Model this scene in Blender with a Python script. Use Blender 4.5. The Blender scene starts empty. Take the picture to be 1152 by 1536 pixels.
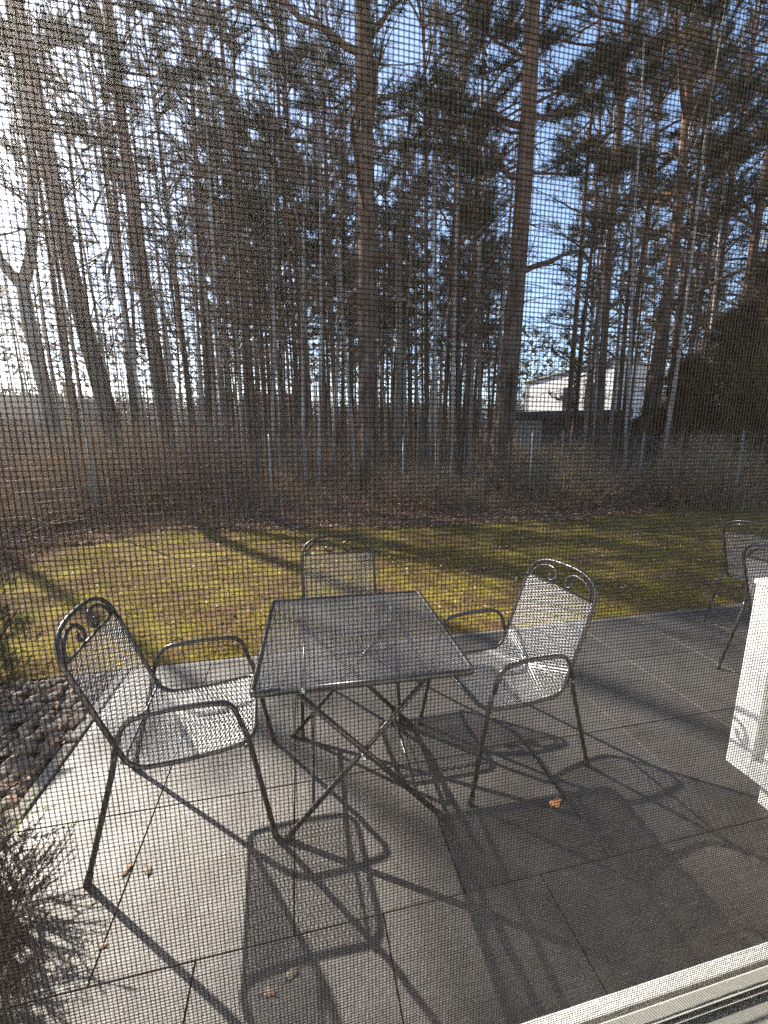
import bpy, math, random
import numpy as np
from mathutils import Vector, Matrix

SC = bpy.context.scene
COL = SC.collection
R = math.radians
rnd = random.Random(7)

# ------------------------------------------------------------------ basics
CAM_Z = 1.6
F_PX, PITCH, YAW = 600.0, math.atan(109 / 600.0), R(12.1)      # from the photo's vanishing points


def bearing(px, depth):
    """Ground point on the compass bearing of a photo column at a given distance from the house."""
    u = (px - 576) / F_PX
    a = YAW + math.atan(u / math.cos(PITCH))
    k = depth / math.cos(a - YAW)
    return k * math.sin(a), k * math.cos(a)


def on_ground(px, py, z=0.0):
    u, v = (px - 576) / F_PX, (768 - py) / F_PX
    fw = math.cos(PITCH) + v * math.sin(PITCH)
    up = v * math.cos(PITCH) - math.sin(PITCH)
    x = u * math.cos(YAW) + fw * math.sin(YAW)
    y = -u * math.sin(YAW) + fw * math.cos(YAW)
    t = (z - CAM_Z) / up
    return x * t, y * t


# ------------------------------------------------------------------ materials
def new_mat(name):
    m = bpy.data.materials.new(name)
    m.use_nodes = True
    nt = m.node_tree
    b = nt.nodes['Principled BSDF']
    return m, nt, b


def N(nt, t, **kw):
    n = nt.nodes.new(t)
    for k, v in kw.items():
        setattr(n, k, v)
    return n


def ramp(nt, fac, stops):
    r = N(nt, 'ShaderNodeValToRGB')
    e = r.color_ramp.elements
    while len(e) < len(stops):
        e.new(0.5)
    for i, (p, c) in enumerate(stops):
        e[i].position = p
        e[i].color = (*c, 1)
    nt.links.new(fac, r.inputs['Fac'])
    return r.outputs['Color']


def noise(nt, scale, detail=6, rough=0.6, coord='Object', stretch=None):
    tc = N(nt, 'ShaderNodeTexCoord')
    n = N(nt, 'ShaderNodeTexNoise')
    n.inputs['Scale'].default_value = scale
    n.inputs['Detail'].default_value = detail
    n.inputs['Roughness'].default_value = rough
    src = tc.outputs[coord]
    if stretch:
        mp = N(nt, 'ShaderNodeMapping')
        mp.inputs['Scale'].default_value = stretch
        nt.links.new(src, mp.inputs['Vector'])
        src = mp.outputs['Vector']
    nt.links.new(src, n.inputs['Vector'])
    return n.outputs['Fac']


def bump(nt, b, height, strength=0.5, dist=0.01):
    bp = N(nt, 'ShaderNodeBump')
    bp.inputs['Strength'].default_value = strength
    bp.inputs['Distance'].default_value = dist
    nt.links.new(height, bp.inputs['Height'])
    nt.links.new(bp.outputs['Normal'], b.inputs['Normal'])


def mix(nt, fac, a, b_):
    m = N(nt, 'ShaderNodeMix', data_type='RGBA')
    if isinstance(fac, float):
        m.inputs[0].default_value = fac
    else:
        nt.links.new(fac, m.inputs[0])
    for s, v in ((6, a), (7, b_)):
        if isinstance(v, tuple):
            m.inputs[s].default_value = (*v, 1)
        else:
            nt.links.new(v, m.inputs[s])
    return m.outputs[2]


def mat_noise(name, stops, scale=8, rough=0.8, bump_s=0.3, bump_d=0.01, metallic=0.0, bscale=None, stretch=None, spec=None, detail=6):
    m, nt, b = new_mat(name)
    f = noise(nt, scale, stretch=stretch, detail=detail)
    c = ramp(nt, f, stops)
    nt.links.new(c, b.inputs['Base Color'])
    b.inputs['Roughness'].default_value = rough
    b.inputs['Metallic'].default_value = metallic
    if spec is not None:
        b.inputs['Specular IOR Level'].default_value = spec
    if bump_s:
        h = noise(nt, bscale or scale * 3, stretch=stretch)
        bump(nt, b, h, bump_s, bump_d)
    return m


def mat_island(name, stops, rough=0.7, translucent=0.0, spec=0.3):
    """Leaf-like stuff: every loose leaf its own shade."""
    m, nt, b = new_mat(name)
    g = N(nt, 'ShaderNodeNewGeometry')
    c = ramp(nt, g.outputs['Random Per Island'], stops)
    nt.links.new(c, b.inputs['Base Color'])
    b.inputs['Roughness'].default_value = rough
    b.inputs['Specular IOR Level'].default_value = spec
    if translucent:
        tr = N(nt, 'ShaderNodeBsdfTranslucent')
        nt.links.new(c, tr.inputs['Color'])
        mx = N(nt, 'ShaderNodeMixShader')
        mx.inputs[0].default_value = translucent
        nt.links.new(b.outputs[0], mx.inputs[1])
        nt.links.new(tr.outputs[0], mx.inputs[2])
        nt.links.new(mx.outputs[0], nt.nodes['Material Output'].inputs['Surface'])
    return m


M = {}
M['steel'] = mat_noise('graphite_steel', [(0.3, (0.045, 0.045, 0.047)), (0.7, (0.085, 0.085, 0.087))], 30, 0.30, 0.12, 0.001, metallic=0.55, bscale=260)
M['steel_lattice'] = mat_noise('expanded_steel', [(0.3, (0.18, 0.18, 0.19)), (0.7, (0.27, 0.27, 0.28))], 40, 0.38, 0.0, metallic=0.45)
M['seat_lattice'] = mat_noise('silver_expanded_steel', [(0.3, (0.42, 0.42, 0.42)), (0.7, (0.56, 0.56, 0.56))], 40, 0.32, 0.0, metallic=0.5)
M['rubber'] = mat_noise('foot_rubber', [(0.3, (0.012, 0.012, 0.012)), (0.7, (0.03, 0.03, 0.03))], 30, 0.7, 0.1, 0.001)
M['bolt'] = mat_noise('zinc', [(0.3, (0.5, 0.5, 0.47)), (0.7, (0.65, 0.64, 0.6))], 40, 0.35, 0.0, metallic=0.8)


def tile_material():
    m, nt, b = new_mat('stone_tile')
    g = N(nt, 'ShaderNodeNewGeometry')
    per = ramp(nt, g.outputs['Random Per Island'], [(0.0, (0.066, 0.063, 0.060)), (1.0, (0.082, 0.078, 0.073))])
    big = ramp(nt, noise(nt, 2.3, 9, 0.72), [(0.34, (0.55, 0.52, 0.49)), (0.46, (0.86, 0.84, 0.81)), (0.62, (1.05, 1.05, 1.04))])
    fine = ramp(nt, noise(nt, 190, 3), [(0.35, (0.55, 0.55, 0.55)), (0.55, (1.0, 1.0, 1.0)), (0.75, (1.9, 1.85, 1.8))])
    mm = N(nt, 'ShaderNodeMix', data_type='RGBA', blend_type='MULTIPLY')
    mm.inputs[0].default_value = 1
    nt.links.new(per, mm.inputs[6]); nt.links.new(big, mm.inputs[7])
    m2 = N(nt, 'ShaderNodeMix', data_type='RGBA', blend_type='MULTIPLY')
    m2.inputs[0].default_value = 1
    nt.links.new(mm.outputs[2], m2.inputs[6]); nt.links.new(fine, m2.inputs[7])
    nt.links.new(m2.outputs[2], b.inputs['Base Color'])
    rr = ramp(nt, noise(nt, 5, 5), [(0.3, (0.36, 0.36, 0.36)), (0.7, (0.52, 0.52, 0.52))])
    nt.links.new(rr, b.inputs['Roughness'])
    b.inputs['Specular IOR Level'].default_value = 0.62
    bump(nt, b, noise(nt, 60, 6, 0.75), 0.55, 0.006)
    return m


M['tile'] = tile_material()
M['joint'] = mat_noise('joint_sand', [(0.3, (0.02, 0.019, 0.017)), (0.7, (0.05, 0.047, 0.04))], 40, 0.95, 0.2)
M['kerb'] = mat_noise('kerb_concrete', [(0.3, (0.13, 0.12, 0.105)), (0.7, (0.22, 0.205, 0.185))], 30, 0.85, 0.5, 0.004)


def lawn_material():
    m, nt, b = new_mat('mossy_lawn')
    a = noise(nt, 1.9, 8, 0.75)
    c1 = ramp(nt, a, [(0.42, (0.120, 0.075, 0.042)), (0.50, (0.160, 0.115, 0.038)), (0.58, (0.21, 0.175, 0.026))])
    f = ramp(nt, noise(nt, 26, 6, 0.75), [(0.35, (0.45, 0.42, 0.4)), (0.6, (1.15, 1.15, 1.1))])
    mm = N(nt, 'ShaderNodeMix', data_type='RGBA', blend_type='MULTIPLY')
    mm.inputs[0].default_value = 1
    nt.links.new(c1, mm.inputs[6]); nt.links.new(f, mm.inputs[7])
    nt.links.new(mm.outputs[2], b.inputs['Base Color'])
    b.inputs['Roughness'].default_value = 0.95
    b.inputs['Specular IOR Level'].default_value = 0.1
    bump(nt, b, noise(nt, 40, 5, 0.7), 0.8, 0.02)
    return m


M['lawn'] = lawn_material()


def forest_floor_material():
    m, nt, b = new_mat('forest_floor')
    c = ramp(nt, noise(nt, 0.35, 8, 0.7), [(0.32, (0.11, 0.068, 0.044)), (0.5, (0.20, 0.130, 0.080)), (0.62, (0.25, 0.180, 0.08)), (0.72, (0.23, 0.195, 0.06))])
    f = ramp(nt, noise(nt, 14, 6, 0.75), [(0.35, (0.45, 0.42, 0.4)), (0.65, (1.2, 1.15, 1.1))])
    mm = N(nt, 'ShaderNodeMix', data_type='RGBA', blend_type='MULTIPLY')
    mm.inputs[0].default_value = 1
    nt.links.new(c, mm.inputs[6]); nt.links.new(f, mm.inputs[7])
    nt.links.new(mm.outputs[2], b.inputs['Base Color'])
    b.inputs['Roughness'].default_value = 1.0
    b.inputs['Specular IOR Level'].default_value = 0.1
    bump(nt, b, noise(nt, 18, 6, 0.7), 0.9, 0.05)
    return m


M['floor'] = forest_floor_material()
M['soil'] = mat_noise('bed_soil', [(0.3, (0.018, 0.014, 0.010)), (0.7, (0.055, 0.042, 0.03))], 14, 0.95, 0.8, 0.02)


def bark_material(name, low, high, zmix, scale):
    """low: (dark, light) of the foot; high: of the upper stem; the change of bark up the stem is the pine's own."""
    m, nt, b = new_mat(name)
    f = noise(nt, scale, 6, 0.7, stretch=(1, 1, 0.22))
    c1 = ramp(nt, f, [(0.35, low[0]), (0.65, low[1])])
    c2 = ramp(nt, f, [(0.3, high[0]), (0.65, high[1])])
    tc = N(nt, 'ShaderNodeTexCoord')
    sp = N(nt, 'ShaderNodeSeparateXYZ')
    nt.links.new(tc.outputs['Object'], sp.inputs[0])
    mr = N(nt, 'ShaderNodeMapRange')
    mr.inputs[1].default_value, mr.inputs[2].default_value = zmix
    nt.links.new(sp.outputs['Z'], mr.inputs[0])
    nt.links.new(mix(nt, mr.outputs[0], c1, c2), b.inputs['Base Color'])
    b.inputs['Roughness'].default_value = 0.92
    b.inputs['Specular IOR Level'].default_value = 0.15
    bump(nt, b, f, 0.9, 0.03)
    return m


M['pine_bark'] = bark_material('pine_bark', ((0.022, 0.016, 0.013), (0.165, 0.122, 0.095)), ((0.075, 0.042, 0.028), (0.27, 0.150, 0.095)), (4.0, 13.0), 7)
M['grey_bark'] = bark_material('grey_bark', ((0.055, 0.045, 0.038), (0.20, 0.165, 0.135)), ((0.09, 0.075, 0.062), (0.30, 0.255, 0.21)), (1.0, 5.0), 6)
M['birch_bark'] = bark_material('birch_bark', ((0.05, 0.045, 0.04), (0.42, 0.40, 0.37)), ((0.12, 0.10, 0.09), (0.45, 0.42, 0.39)), (0.5, 3.0), 4)
M['twig'] = mat_island('twig_bark', [(0.0, (0.075, 0.048, 0.038)), (0.6, (0.17, 0.112, 0.086)), (1.0, (0.33, 0.25, 0.19))], 0.8)
M['brush'] = mat_island('dry_brush', [(0.0, (0.17, 0.115, 0.075)), (0.5, (0.42, 0.315, 0.215)), (1.0, (0.66, 0.56, 0.42))], 0.8, .5, .1)
M['needles'] = mat_island('pine_needles', [(0.0, (0.022, 0.030, 0.013)), (0.6, (0.048, 0.055, 0.022)), (0.9, (0.085, 0.085, 0.035)), (1.0, (0.13, 0.09, 0.05))], 0.7, 0.2, .15)
M['conifer'] = mat_island('conifer_needles', [(0.0, (0.015, 0.030, 0.014)), (0.6, (0.035, 0.060, 0.026)), (1.0, (0.085, 0.105, 0.05))], 0.55, 0.15)
M['hedge_green'] = mat_island('olive_foliage', [(0.0, (0.055, 0.045, 0.022)), (0.6, (0.12, 0.095, 0.042)), (0.9, (0.19, 0.13, 0.062)), (1.0, (0.30, 0.18, 0.09))], 0.7, 0.4, .1)
M['grass'] = mat_island('grass_blade', [(0.0, (0.10, 0.075, 0.018)), (0.4, (0.24, 0.20, 0.026)), (0.75, (0.36, 0.30, 0.05)), (0.9, (0.22, 0.16, 0.080)), (1.0, (0.42, 0.33, 0.19))], 0.7, 0.3)
M['dead_leaf'] = mat_island('dead_leaf', [(0.0, (0.12, 0.065, 0.04)), (0.5, (0.27, 0.155, 0.10)), (0.85, (0.38, 0.25, 0.17)), (1.0, (0.52, 0.41, 0.32))], 0.75, 0.15)
M['orange_leaf'] = mat_noise('orange_leaf', [(0.35, (0.36, 0.13, 0.045)), (0.65, (0.56, 0.28, 0.11))], 60, 0.6, 0.3, 0.002)
M['tan_leaf'] = mat_noise('tan_leaf', [(0.35, (0.16, 0.10, 0.07)), (0.65, (0.30, 0.20, 0.14))], 60, 0.6, 0.3, 0.002)
M['straw'] = mat_noise('straw_litter', [(0.35, (0.07, 0.06, 0.05)), (0.65, (0.22, 0.19, 0.14))], 60, 0.7, 0.3, 0.002)
M['stone'] = mat_noise('river_stone', [(0.3, (0.045, 0.037, 0.030)), (0.5, (0.10, 0.084, 0.068)), (0.7, (0.22, 0.195, 0.165))], 1.7, 0.75, 0.5, 0.006, bscale=40)
M['galv'] = mat_noise('galvanised', [(0.3, (0.16, 0.17, 0.17)), (0.7, (0.28, 0.29, 0.29))], 14, 0.5, 0.1, 0.001, metallic=0.5)
M['wire'] = mat_noise('fence_wire', [(0.3, (0.28, 0.29, 0.29)), (0.7, (0.48, 0.49, 0.5))], 6, 0.45, 0.0, metallic=0.5)
M['white_paint'] = mat_noise('white_paint', [(0.3, (0.74, 0.735, 0.71)), (0.7, (0.82, 0.815, 0.80))], 5, 0.35, 0.08, 0.001, bscale=150)
M['pvc'] = mat_noise('grey_frame_paint', [(0.3, (0.60, 0.61, 0.56)), (0.7, (0.68, 0.69, 0.64))], 9, 0.25, 0.03, 0.0005, bscale=70)
M['gasket'] = mat_noise('gasket', [(0.3, (0.012, 0.012, 0.011)), (0.7, (0.03, 0.03, 0.028))], 30, 0.6, 0.0)
M['render'] = mat_noise('wall_render', [(0.3, (0.58, 0.56, 0.52)), (0.7, (0.68, 0.66, 0.62))], 6, 0.9, 0.4, 0.004, bscale=160)
M['plaster'] = mat_noise('room_plaster', [(0.3, (0.70, 0.69, 0.66)), (0.7, (0.76, 0.75, 0.72))], 5, 0.9, 0.1, 0.002)
M['roof_tile'] = mat_noise('roof_tiles', [(0.3, (0.050, 0.040, 0.036)), (0.7, (0.11, 0.09, 0.08))], 9, 0.95, 0.6, 0.03, stretch=(1, 3, 3), spec=.05)
M['brick'] = mat_noise('ochre_brick', [(0.3, (0.20, 0.12, 0.06)), (0.7, (0.33, 0.21, 0.105))], 8, 0.85, 0.4, 0.01)
M['house_white'] = mat_noise('house_white', [(0.3, (0.66, 0.67, 0.68)), (0.7, (0.8, 0.8, 0.8))], 1.5, 0.8, 0.1)
M['dark_wood'] = mat_noise('dark_boards', [(0.3, (0.020, 0.018, 0.018)), (0.7, (0.055, 0.048, 0.045))], 4, 0.8, 0.5, 0.02, stretch=(6, 6, 0.3))
M['grey_wood'] = mat_noise('grey_boards', [(0.3, (0.20, 0.215, 0.24)), (0.7, (0.31, 0.33, 0.36))], 4, 0.75, 0.4, 0.02, stretch=(6, 6, 0.3))
M['pane'] = mat_noise('dark_pane', [(0.3, (0.010, 0.012, 0.014)), (0.7, (0.022, 0.026, 0.03))], 1, 0.06, 0.0, spec=0.8)
M['cut_wood'] = mat_noise('cut_wood', [(0.3, (0.38, 0.28, 0.16)), (0.7, (0.55, 0.43, 0.28))], 8, 0.8, 0.3)


def strand_material():
    m, nt, b = new_mat('screen_strand')
    b.inputs['Base Color'].default_value = (0.035, 0.034, 0.033, 1)
    b.inputs['Roughness'].default_value = 0.8
    b.inputs['Specular IOR Level'].default_value = 0.12
    f = noise(nt, 60, 3)
    nt.links.new(ramp(nt, f, [(0.3, (0.030, 0.027, 0.024)), (0.7, (0.065, 0.058, 0.051))]), b.inputs['Base Color'])
    return m


M['strand'] = strand_material()
_nt = M['strand'].node_tree
_t = N(_nt, 'ShaderNodeBsdfTranslucent'); _t.inputs['Color'].default_value = (.22, .195, .165, 1)
_m = N(_nt, 'ShaderNodeMixShader'); _m.inputs[0].default_value = .4
_nt.links.new(_nt.nodes['Principled BSDF'].outputs[0], _m.inputs[1]); _nt.links.new(_t.outputs[0], _m.inputs[2])
_nt.links.new(_m.outputs[0], _nt.nodes['Material Output'].inputs['Surface'])


# ------------------------------------------------------------------ mesh builder
class MB:
    def __init__(self):
        self.v, self.f, self.mi = [], [], []
        self.tv, self.tm = [], []                       # numpy triangles (n,3,3) and their material index
        self.cur = 0

    def face(self, idx):
        self.f.append(idx); self.mi.append(self.cur)

    def box(self, x0, x1, y0, y1, z0, z1):
        n = len(self.v)
        self.v += [(x0, y0, z0), (x1, y0, z0), (x1, y1, z0), (x0, y1, z0), (x0, y0, z1), (x1, y0, z1), (x1, y1, z1), (x0, y1, z1)]
        for q in ((0, 3, 2, 1), (4, 5, 6, 7), (0, 1, 5, 4), (1, 2, 6, 5), (2, 3, 7, 6), (3, 0, 4, 7)):
            self.face([n + i for i in q])

    def prism(self, poly, axis, a, b):
        """Extrude a polygon given in the two other axes along AXIS from a to b."""
        n, k = len(self.v), len(poly)
        for w in (a, b):
            for p in poly:
                c = list(p); c.insert(axis, w)
                self.v.append(tuple(c))
        self.face([n + i for i in range(k)][::-1])
        self.face([n + k + i for i in range(k)])
        for i in range(k):
            j = (i + 1) % k
            self.face([n + i, n + j, n + k + j, n + k + i])

    def tube(self, pts, r, sides=8, closed=False, flat=1.0, caps=True, up=None):
        """A tube along PTS; r a number or a list; FLAT squeezes the section's second axis."""
        pts = [Vector(p) for p in pts]
        k = len(pts)
        rr = r if isinstance(r, (list, tuple)) else [r] * k
        n0 = len(self.v)
        prev = None
        for i, p in enumerate(pts):
            if closed:
                t = pts[(i + 1) % k] - pts[i - 1]
            else:
                t = pts[min(i + 1, k - 1)] - pts[max(i - 1, 0)]
            t.normalize()
            if prev is None:
                a = Vector(up) if up else (Vector((0, 0, 1)) if abs(t.z) < 0.9 else Vector((1, 0, 0)))
                a = (a - t * a.dot(t)).normalized()
            else:
                a = (prev - t * prev.dot(t))
                a = a.normalized() if a.length > 1e-6 else prev
            prev = a
            b = t.cross(a)
            for s in range(sides):
                an = 2 * math.pi * (s + 0.5) / sides
                q = p + a * (math.cos(an) * rr[i] * flat) + b * (math.sin(an) * rr[i])
                self.v.append(q[:])
        m = k if closed else k - 1
        for i in range(m):
            i2 = (i + 1) % k
            for s in range(sides):
                s2 = (s + 1) % sides
                self.face([n0 + i * sides + s, n0 + i * sides + s2, n0 + i2 * sides + s2, n0 + i2 * sides + s])
        if caps and not closed:
            self.face([n0 + s for s in range(sides)][::-1])
            self.face([n0 + (k - 1) * sides + s for s in range(sides)])

    def tris(self, arr, mi=None):
        self.tv.append(np.asarray(arr, dtype=np.float32).reshape(-1, 3, 3))
        self.tm.append(self.cur if mi is None else mi)

    def mesh(self, name, mats, smooth=False):
        me = bpy.data.meshes.new(name)
        v = np.array(self.v, dtype=np.float32).reshape(-1, 3)
        lt = np.array([len(f) for f in self.f], dtype=np.int32)
        li = np.array([i for f in self.f for i in f], dtype=np.int32)
        mi = np.array(self.mi, dtype=np.int32)
        for a, m in zip(self.tv, self.tm):
            n = len(v)
            v = np.concatenate([v, a.reshape(-1, 3)])
            li = np.concatenate([li, np.arange(n, n + a.shape[0] * 3, dtype=np.int32)])
            lt = np.concatenate([lt, np.full(a.shape[0], 3, np.int32)])
            mi = np.concatenate([mi, np.full(a.shape[0], m, np.int32)])
        me.vertices.add(len(v)); me.vertices.foreach_set('co', v.ravel())
        me.loops.add(len(li)); me.loops.foreach_set('vertex_index', li)
        me.polygons.add(len(lt))
        me.polygons.foreach_set('loop_start', np.concatenate([[0], np.cumsum(lt)[:-1]]).astype(np.int32))
        me.polygons.foreach_set('material_index', mi)
        for m in mats:
            me.materials.append(m)
        me.update(calc_edges=True)
        me.polygons.foreach_set('use_smooth', np.full(len(lt), bool(smooth)))
        me.validate()
        return me

    def build(self, name, mats, parent=None, smooth=False, bevel=0):
        if not isinstance(mats, (list, tuple)):
            mats = [mats]
        o = bpy.data.objects.new(name, self.mesh(name, mats, smooth))
        COL.objects.link(o)
        o.parent = parent
        if bevel:
            md = o.modifiers.new('edge', 'BEVEL')
            md.width = bevel; md.segments = 2; md.limit_method = 'ANGLE'
        return o


def tag(o, label=None, cat=None, group=None, kind=None):
    if label: o['label'] = label
    if cat: o['category'] = cat
    if group: o['group'] = group
    if kind: o['kind'] = kind
    return o


def empty(name, loc=(0, 0, 0), rz=0.0):
    o = bpy.data.objects.new(name, None)
    COL.objects.link(o)
    o.location = loc
    o.rotation_euler = (0, 0, rz)
    o.empty_display_size = 0.1
    return o


def kids(o):
    return [c for c in COL.objects if c.parent == o]


def copy_tree(root):
    c = root.copy(); COL.objects.link(c)
    for ch in list(root.children):
        d = ch.copy(); COL.objects.link(d); d.parent = c
        for g in list(ch.children):
            e = g.copy(); COL.objects.link(e); e.parent = d
    return c


def arc(cx, cy, r, a0, a1, n):
    return [(cx + r * math.cos(R(a0 + (a1 - a0) * i / n)), cy + r * math.sin(R(a0 + (a1 - a0) * i / n))) for i in range(n + 1)]


def smooth_path(pts, rad=0.05, n=5):
    """Round the corners of a polyline."""
    P = [Vector(p) for p in pts]
    out = [P[0]]
    for i in range(1, len(P) - 1):
        a, b, c = P[i - 1], P[i], P[i + 1]
        d1, d2 = (a - b), (c - b)
        k = min(rad, d1.length * 0.48, d2.length * 0.48)
        p1, p2 = b + d1.normalized() * k, b + d2.normalized() * k
        for j in range(n + 1):
            t = j / n
            out.append(p1 * (1 - t) ** 2 + b * 2 * t * (1 - t) + p2 * t * t)
    out.append(P[-1])
    return [p[:] for p in out]


# ------------------------------------------------------------------ setting: ground, terrace, lawn
def sheet(name, x0, x1, y0, y1, z, nx, ny, mat, hfun=None, inside=None):
    m = MB()
    for j in range(ny + 1):
        for i in range(nx + 1):
            x, y = x0 + (x1 - x0) * i / nx, y0 + (y1 - y0) * j / ny
            m.v.append((x, y, z + (hfun(x, y) if hfun else 0)))
    for j in range(ny):
        for i in range(nx):
            if inside and not inside(x0 + (x1 - x0) * (i + .5) / nx, y0 + (y1 - y0) * (j + .5) / ny):
                continue
            a = j * (nx + 1) + i
            m.face([a, a + 1, a + nx + 2, a + nx + 1])
    return m.build(name, mat, smooth=True)


def gh(x, y):
    """height of the forest floor"""
    d = max(0.0, y - 8.0)
    return 0.05 * math.sin(x * .7 + 1) * math.sin(y * .53) * min(1, d / 4) + 0.012 * d * min(1, d / 20) + .075 * max(0, y - 42)


def floor_z(x, y):
    return -0.03 + gh(x, y)


m = MB()                                                         # forest floor: fine near, coarse to the horizon
rings = [-60, -20, 0, 7, 8, 9, 10, 11, 12, 13, 14, 16, 18, 20, 23, 26, 30, 35, 42, 46, 50, 60, 70, 80, 100, 150, 220, 420]
xs = [-420, -200, -110, -70, -45] + [(-30 + 1.5 * i) for i in range(51)] + [55, 75, 110, 200, 420]
for y in rings:
    for x in xs:
        m.v.append((x, y, floor_z(x, min(y, 100)) - (0.1 if y < 7 else 0)))
for j in range(len(rings) - 1):
    for i in range(len(xs) - 1):
        a = j * len(xs) + i
        m.face([a, a + 1, a + len(xs) + 1, a + len(xs)])
tag(m.build('ground', M['floor'], smooth=True), kind='structure')


def lawn_far(x):
    """far border of the lawn"""
    return 7.45 - 0.35 * math.sin((x + 1.0) * 0.35) - (2.3 * ((-2.3 - x) / 1.2) ** 2.2 if x < -2.3 else 0) + 0.10 * math.sin(x * 2.1) + .05 * math.sin(x * 7.3)


lawn = MB()
lx = np.linspace(-4.0, 14, 150)
ny = 36
for x in lx:
    yf = max(lawn_far(x), 2.95)
    for j in range(ny + 1):
        y = 2.93 + (yf - 2.93) * j / ny
        lawn.v.append((x, y, -0.012 + 0.012 * math.sin(x * 1.7) * math.sin(y * 1.3)))
for i in range(len(lx) - 1):
    for j in range(ny):
        a = i * (ny + 1) + j
        lawn.face([a, a + ny + 1, a + ny + 2, a + 1])
# the strip beside the stone bed
tag(lawn.build('lawn', M['lawn'], smooth=True), kind='structure')

# terrace: one mesh of slabs on a dark bed
tz = MB()
JN = 0.0022


def slab(x0, x1, y0, y1):
    n = len(tz.v)
    e, dz = 0.0012, rnd.uniform(-0.0009, 0.0009)
    x0 += JN; x1 -= JN; y0 += JN; y1 -= JN
    lo, hi, mid = -0.04, 0.0 + dz, -0.003 + dz
    tz.v += [(x0, y0, lo), (x1, y0, lo), (x1, y1, lo), (x0, y1, lo), (x0, y0, mid), (x1, y0, mid), (x1, y1, mid), (x0, y1, mid),
             (x0 + e, y0 + e, hi), (x1 - e, y0 + e, hi), (x1 - e, y1 - e, hi), (x0 + e, y1 - e, hi)]
    for a in (0, 4):
        for i in range(4):
            j = (i + 1) % 4
            tz.face([n + a + i, n + a + j, n + a + 4 + j, n + a + 4 + i])
    tz.face([n + 8, n + 9, n + 10, n + 11])


TX0, TX1 = -1.205, 6.53
for row in range(-2, 3):
    y0 = 1.08 + 0.6 * row
    y1 = min(y0 + 0.6, 2.885)
    y0 = max(y0, 0.21)
    off = -0.67 if row >= 0 else -0.37
    xs_ = sorted([TX0] + [off + 0.6 * k for k in range(-2, 14) if TX0 + .04 < off + 0.6 * k < TX1 - .04] + [TX1])
    for a, b in zip(xs_, xs_[1:]):
        slab(a, b, y0, y1)
tag(tz.build('terrace', M['tile']), kind='structure')
jb = MB(); jb.box(TX0, TX1, 0.21, 2.885, -0.09, -0.018)
tag(jb.build('terrace_bed', M['joint']), kind='structure')
kb = MB()
y = 0.21
while y < 2.9:
    kb.box(-1.268, -1.212, y + .003, min(y + 0.97, 2.93), -0.1, 0.012)
    y += 1.0
x = -1.268
while x < 6.5:
    kb.box(x + .003, min(x + .997, 6.5), 2.8875, 2.925, -0.1, -0.006)
    x += 1.0
tag(kb.build('terrace_kerb', M['kerb'], bevel=0.006), kind='structure')
bed = sheet('planting_bed_ground', -3.2, -1.27, 0.2, 2.93, -0.05, 40, 50, M['soil'], lambda x, y: 0.025 * math.sin(x * 9) * math.sin(y * 7) + 0.02 * math.sin(x * 23 + y * 17))
tag(bed, kind='structure')

# ------------------------------------------------------------------ grass, leaf litter, undergrowth (nobody could count them)
rg = np.random.RandomState(3)


def blades(n, pts, hmin, hmax, w, lean):
    a = rg.rand(n) * 2 * np.pi
    h = hmin + (hmax - hmin) * rg.rand(n)
    d = np.stack([np.cos(a), np.sin(a), np.zeros(n)], 1)
    la = rg.rand(n) * 2 * np.pi
    ll = h * lean * rg.rand(n)
    tip = pts + np.stack([np.cos(la) * ll, np.sin(la) * ll, h], 1)
    return np.stack([pts - d * w / 2, pts + d * w / 2, tip], 1)


n = 150000
gy = 2.95 + (rg.rand(n) ** 1.3) * 4.9
gx = -4.6 + rg.rand(n) * 15.6
ok = gy < np.array([lawn_far(x) for x in gx]) - 0.02
ok &= (gx < 1.6 * gy + 1.2)
patch = np.sin(gx * 1.9 + 1) * np.sin(gy * 2.3) + 0.7 * np.sin(gx * 4.1 + gy * 3.3) + .6 * np.sin(gx * 9.3 - gy * 7.1) * np.sin(gy * 11 + gx * 3) - .35
ok &= (rg.rand(n) < np.clip(0.55 + 0.5 * patch, 0.08, 1))
gx, gy = gx[ok], gy[ok]
gp = np.stack([gx, gy, np.full(len(gx), -0.015) + 0.012 * np.sin(gx * 1.7) * np.sin(gy * 1.3)], 1)
g = MB(); g.tris(blades(len(gx), gp, 0.015, 0.055, 0.0075, 1.3))
tag(g.build('grass', M['grass']), 'short mossy yellow green grass of the lawn', kind='stuff')


def leaf_quads(p, size, tilt=0.5):
    n = len(p)
    a = rg.rand(n) * 2 * np.pi
    d = np.stack([np.cos(a), np.sin(a), (rg.rand(n) - .5) * tilt], 1)
    e = np.stack([-np.sin(a), np.cos(a), (rg.rand(n) - .5) * tilt], 1)
    s = size * (0.5 + rg.rand(n))[:, None]
    a0, a1 = p - d * s, p + d * s
    b0, b1 = p + e * s * .55, p - e * s * .55
    up = np.array([0, 0, 1.0]) * (s * 0.35)
    return np.concatenate([np.stack([a0, b1 + up, a1], 1), np.stack([a0, a1, b0 + up], 1)])


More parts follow.
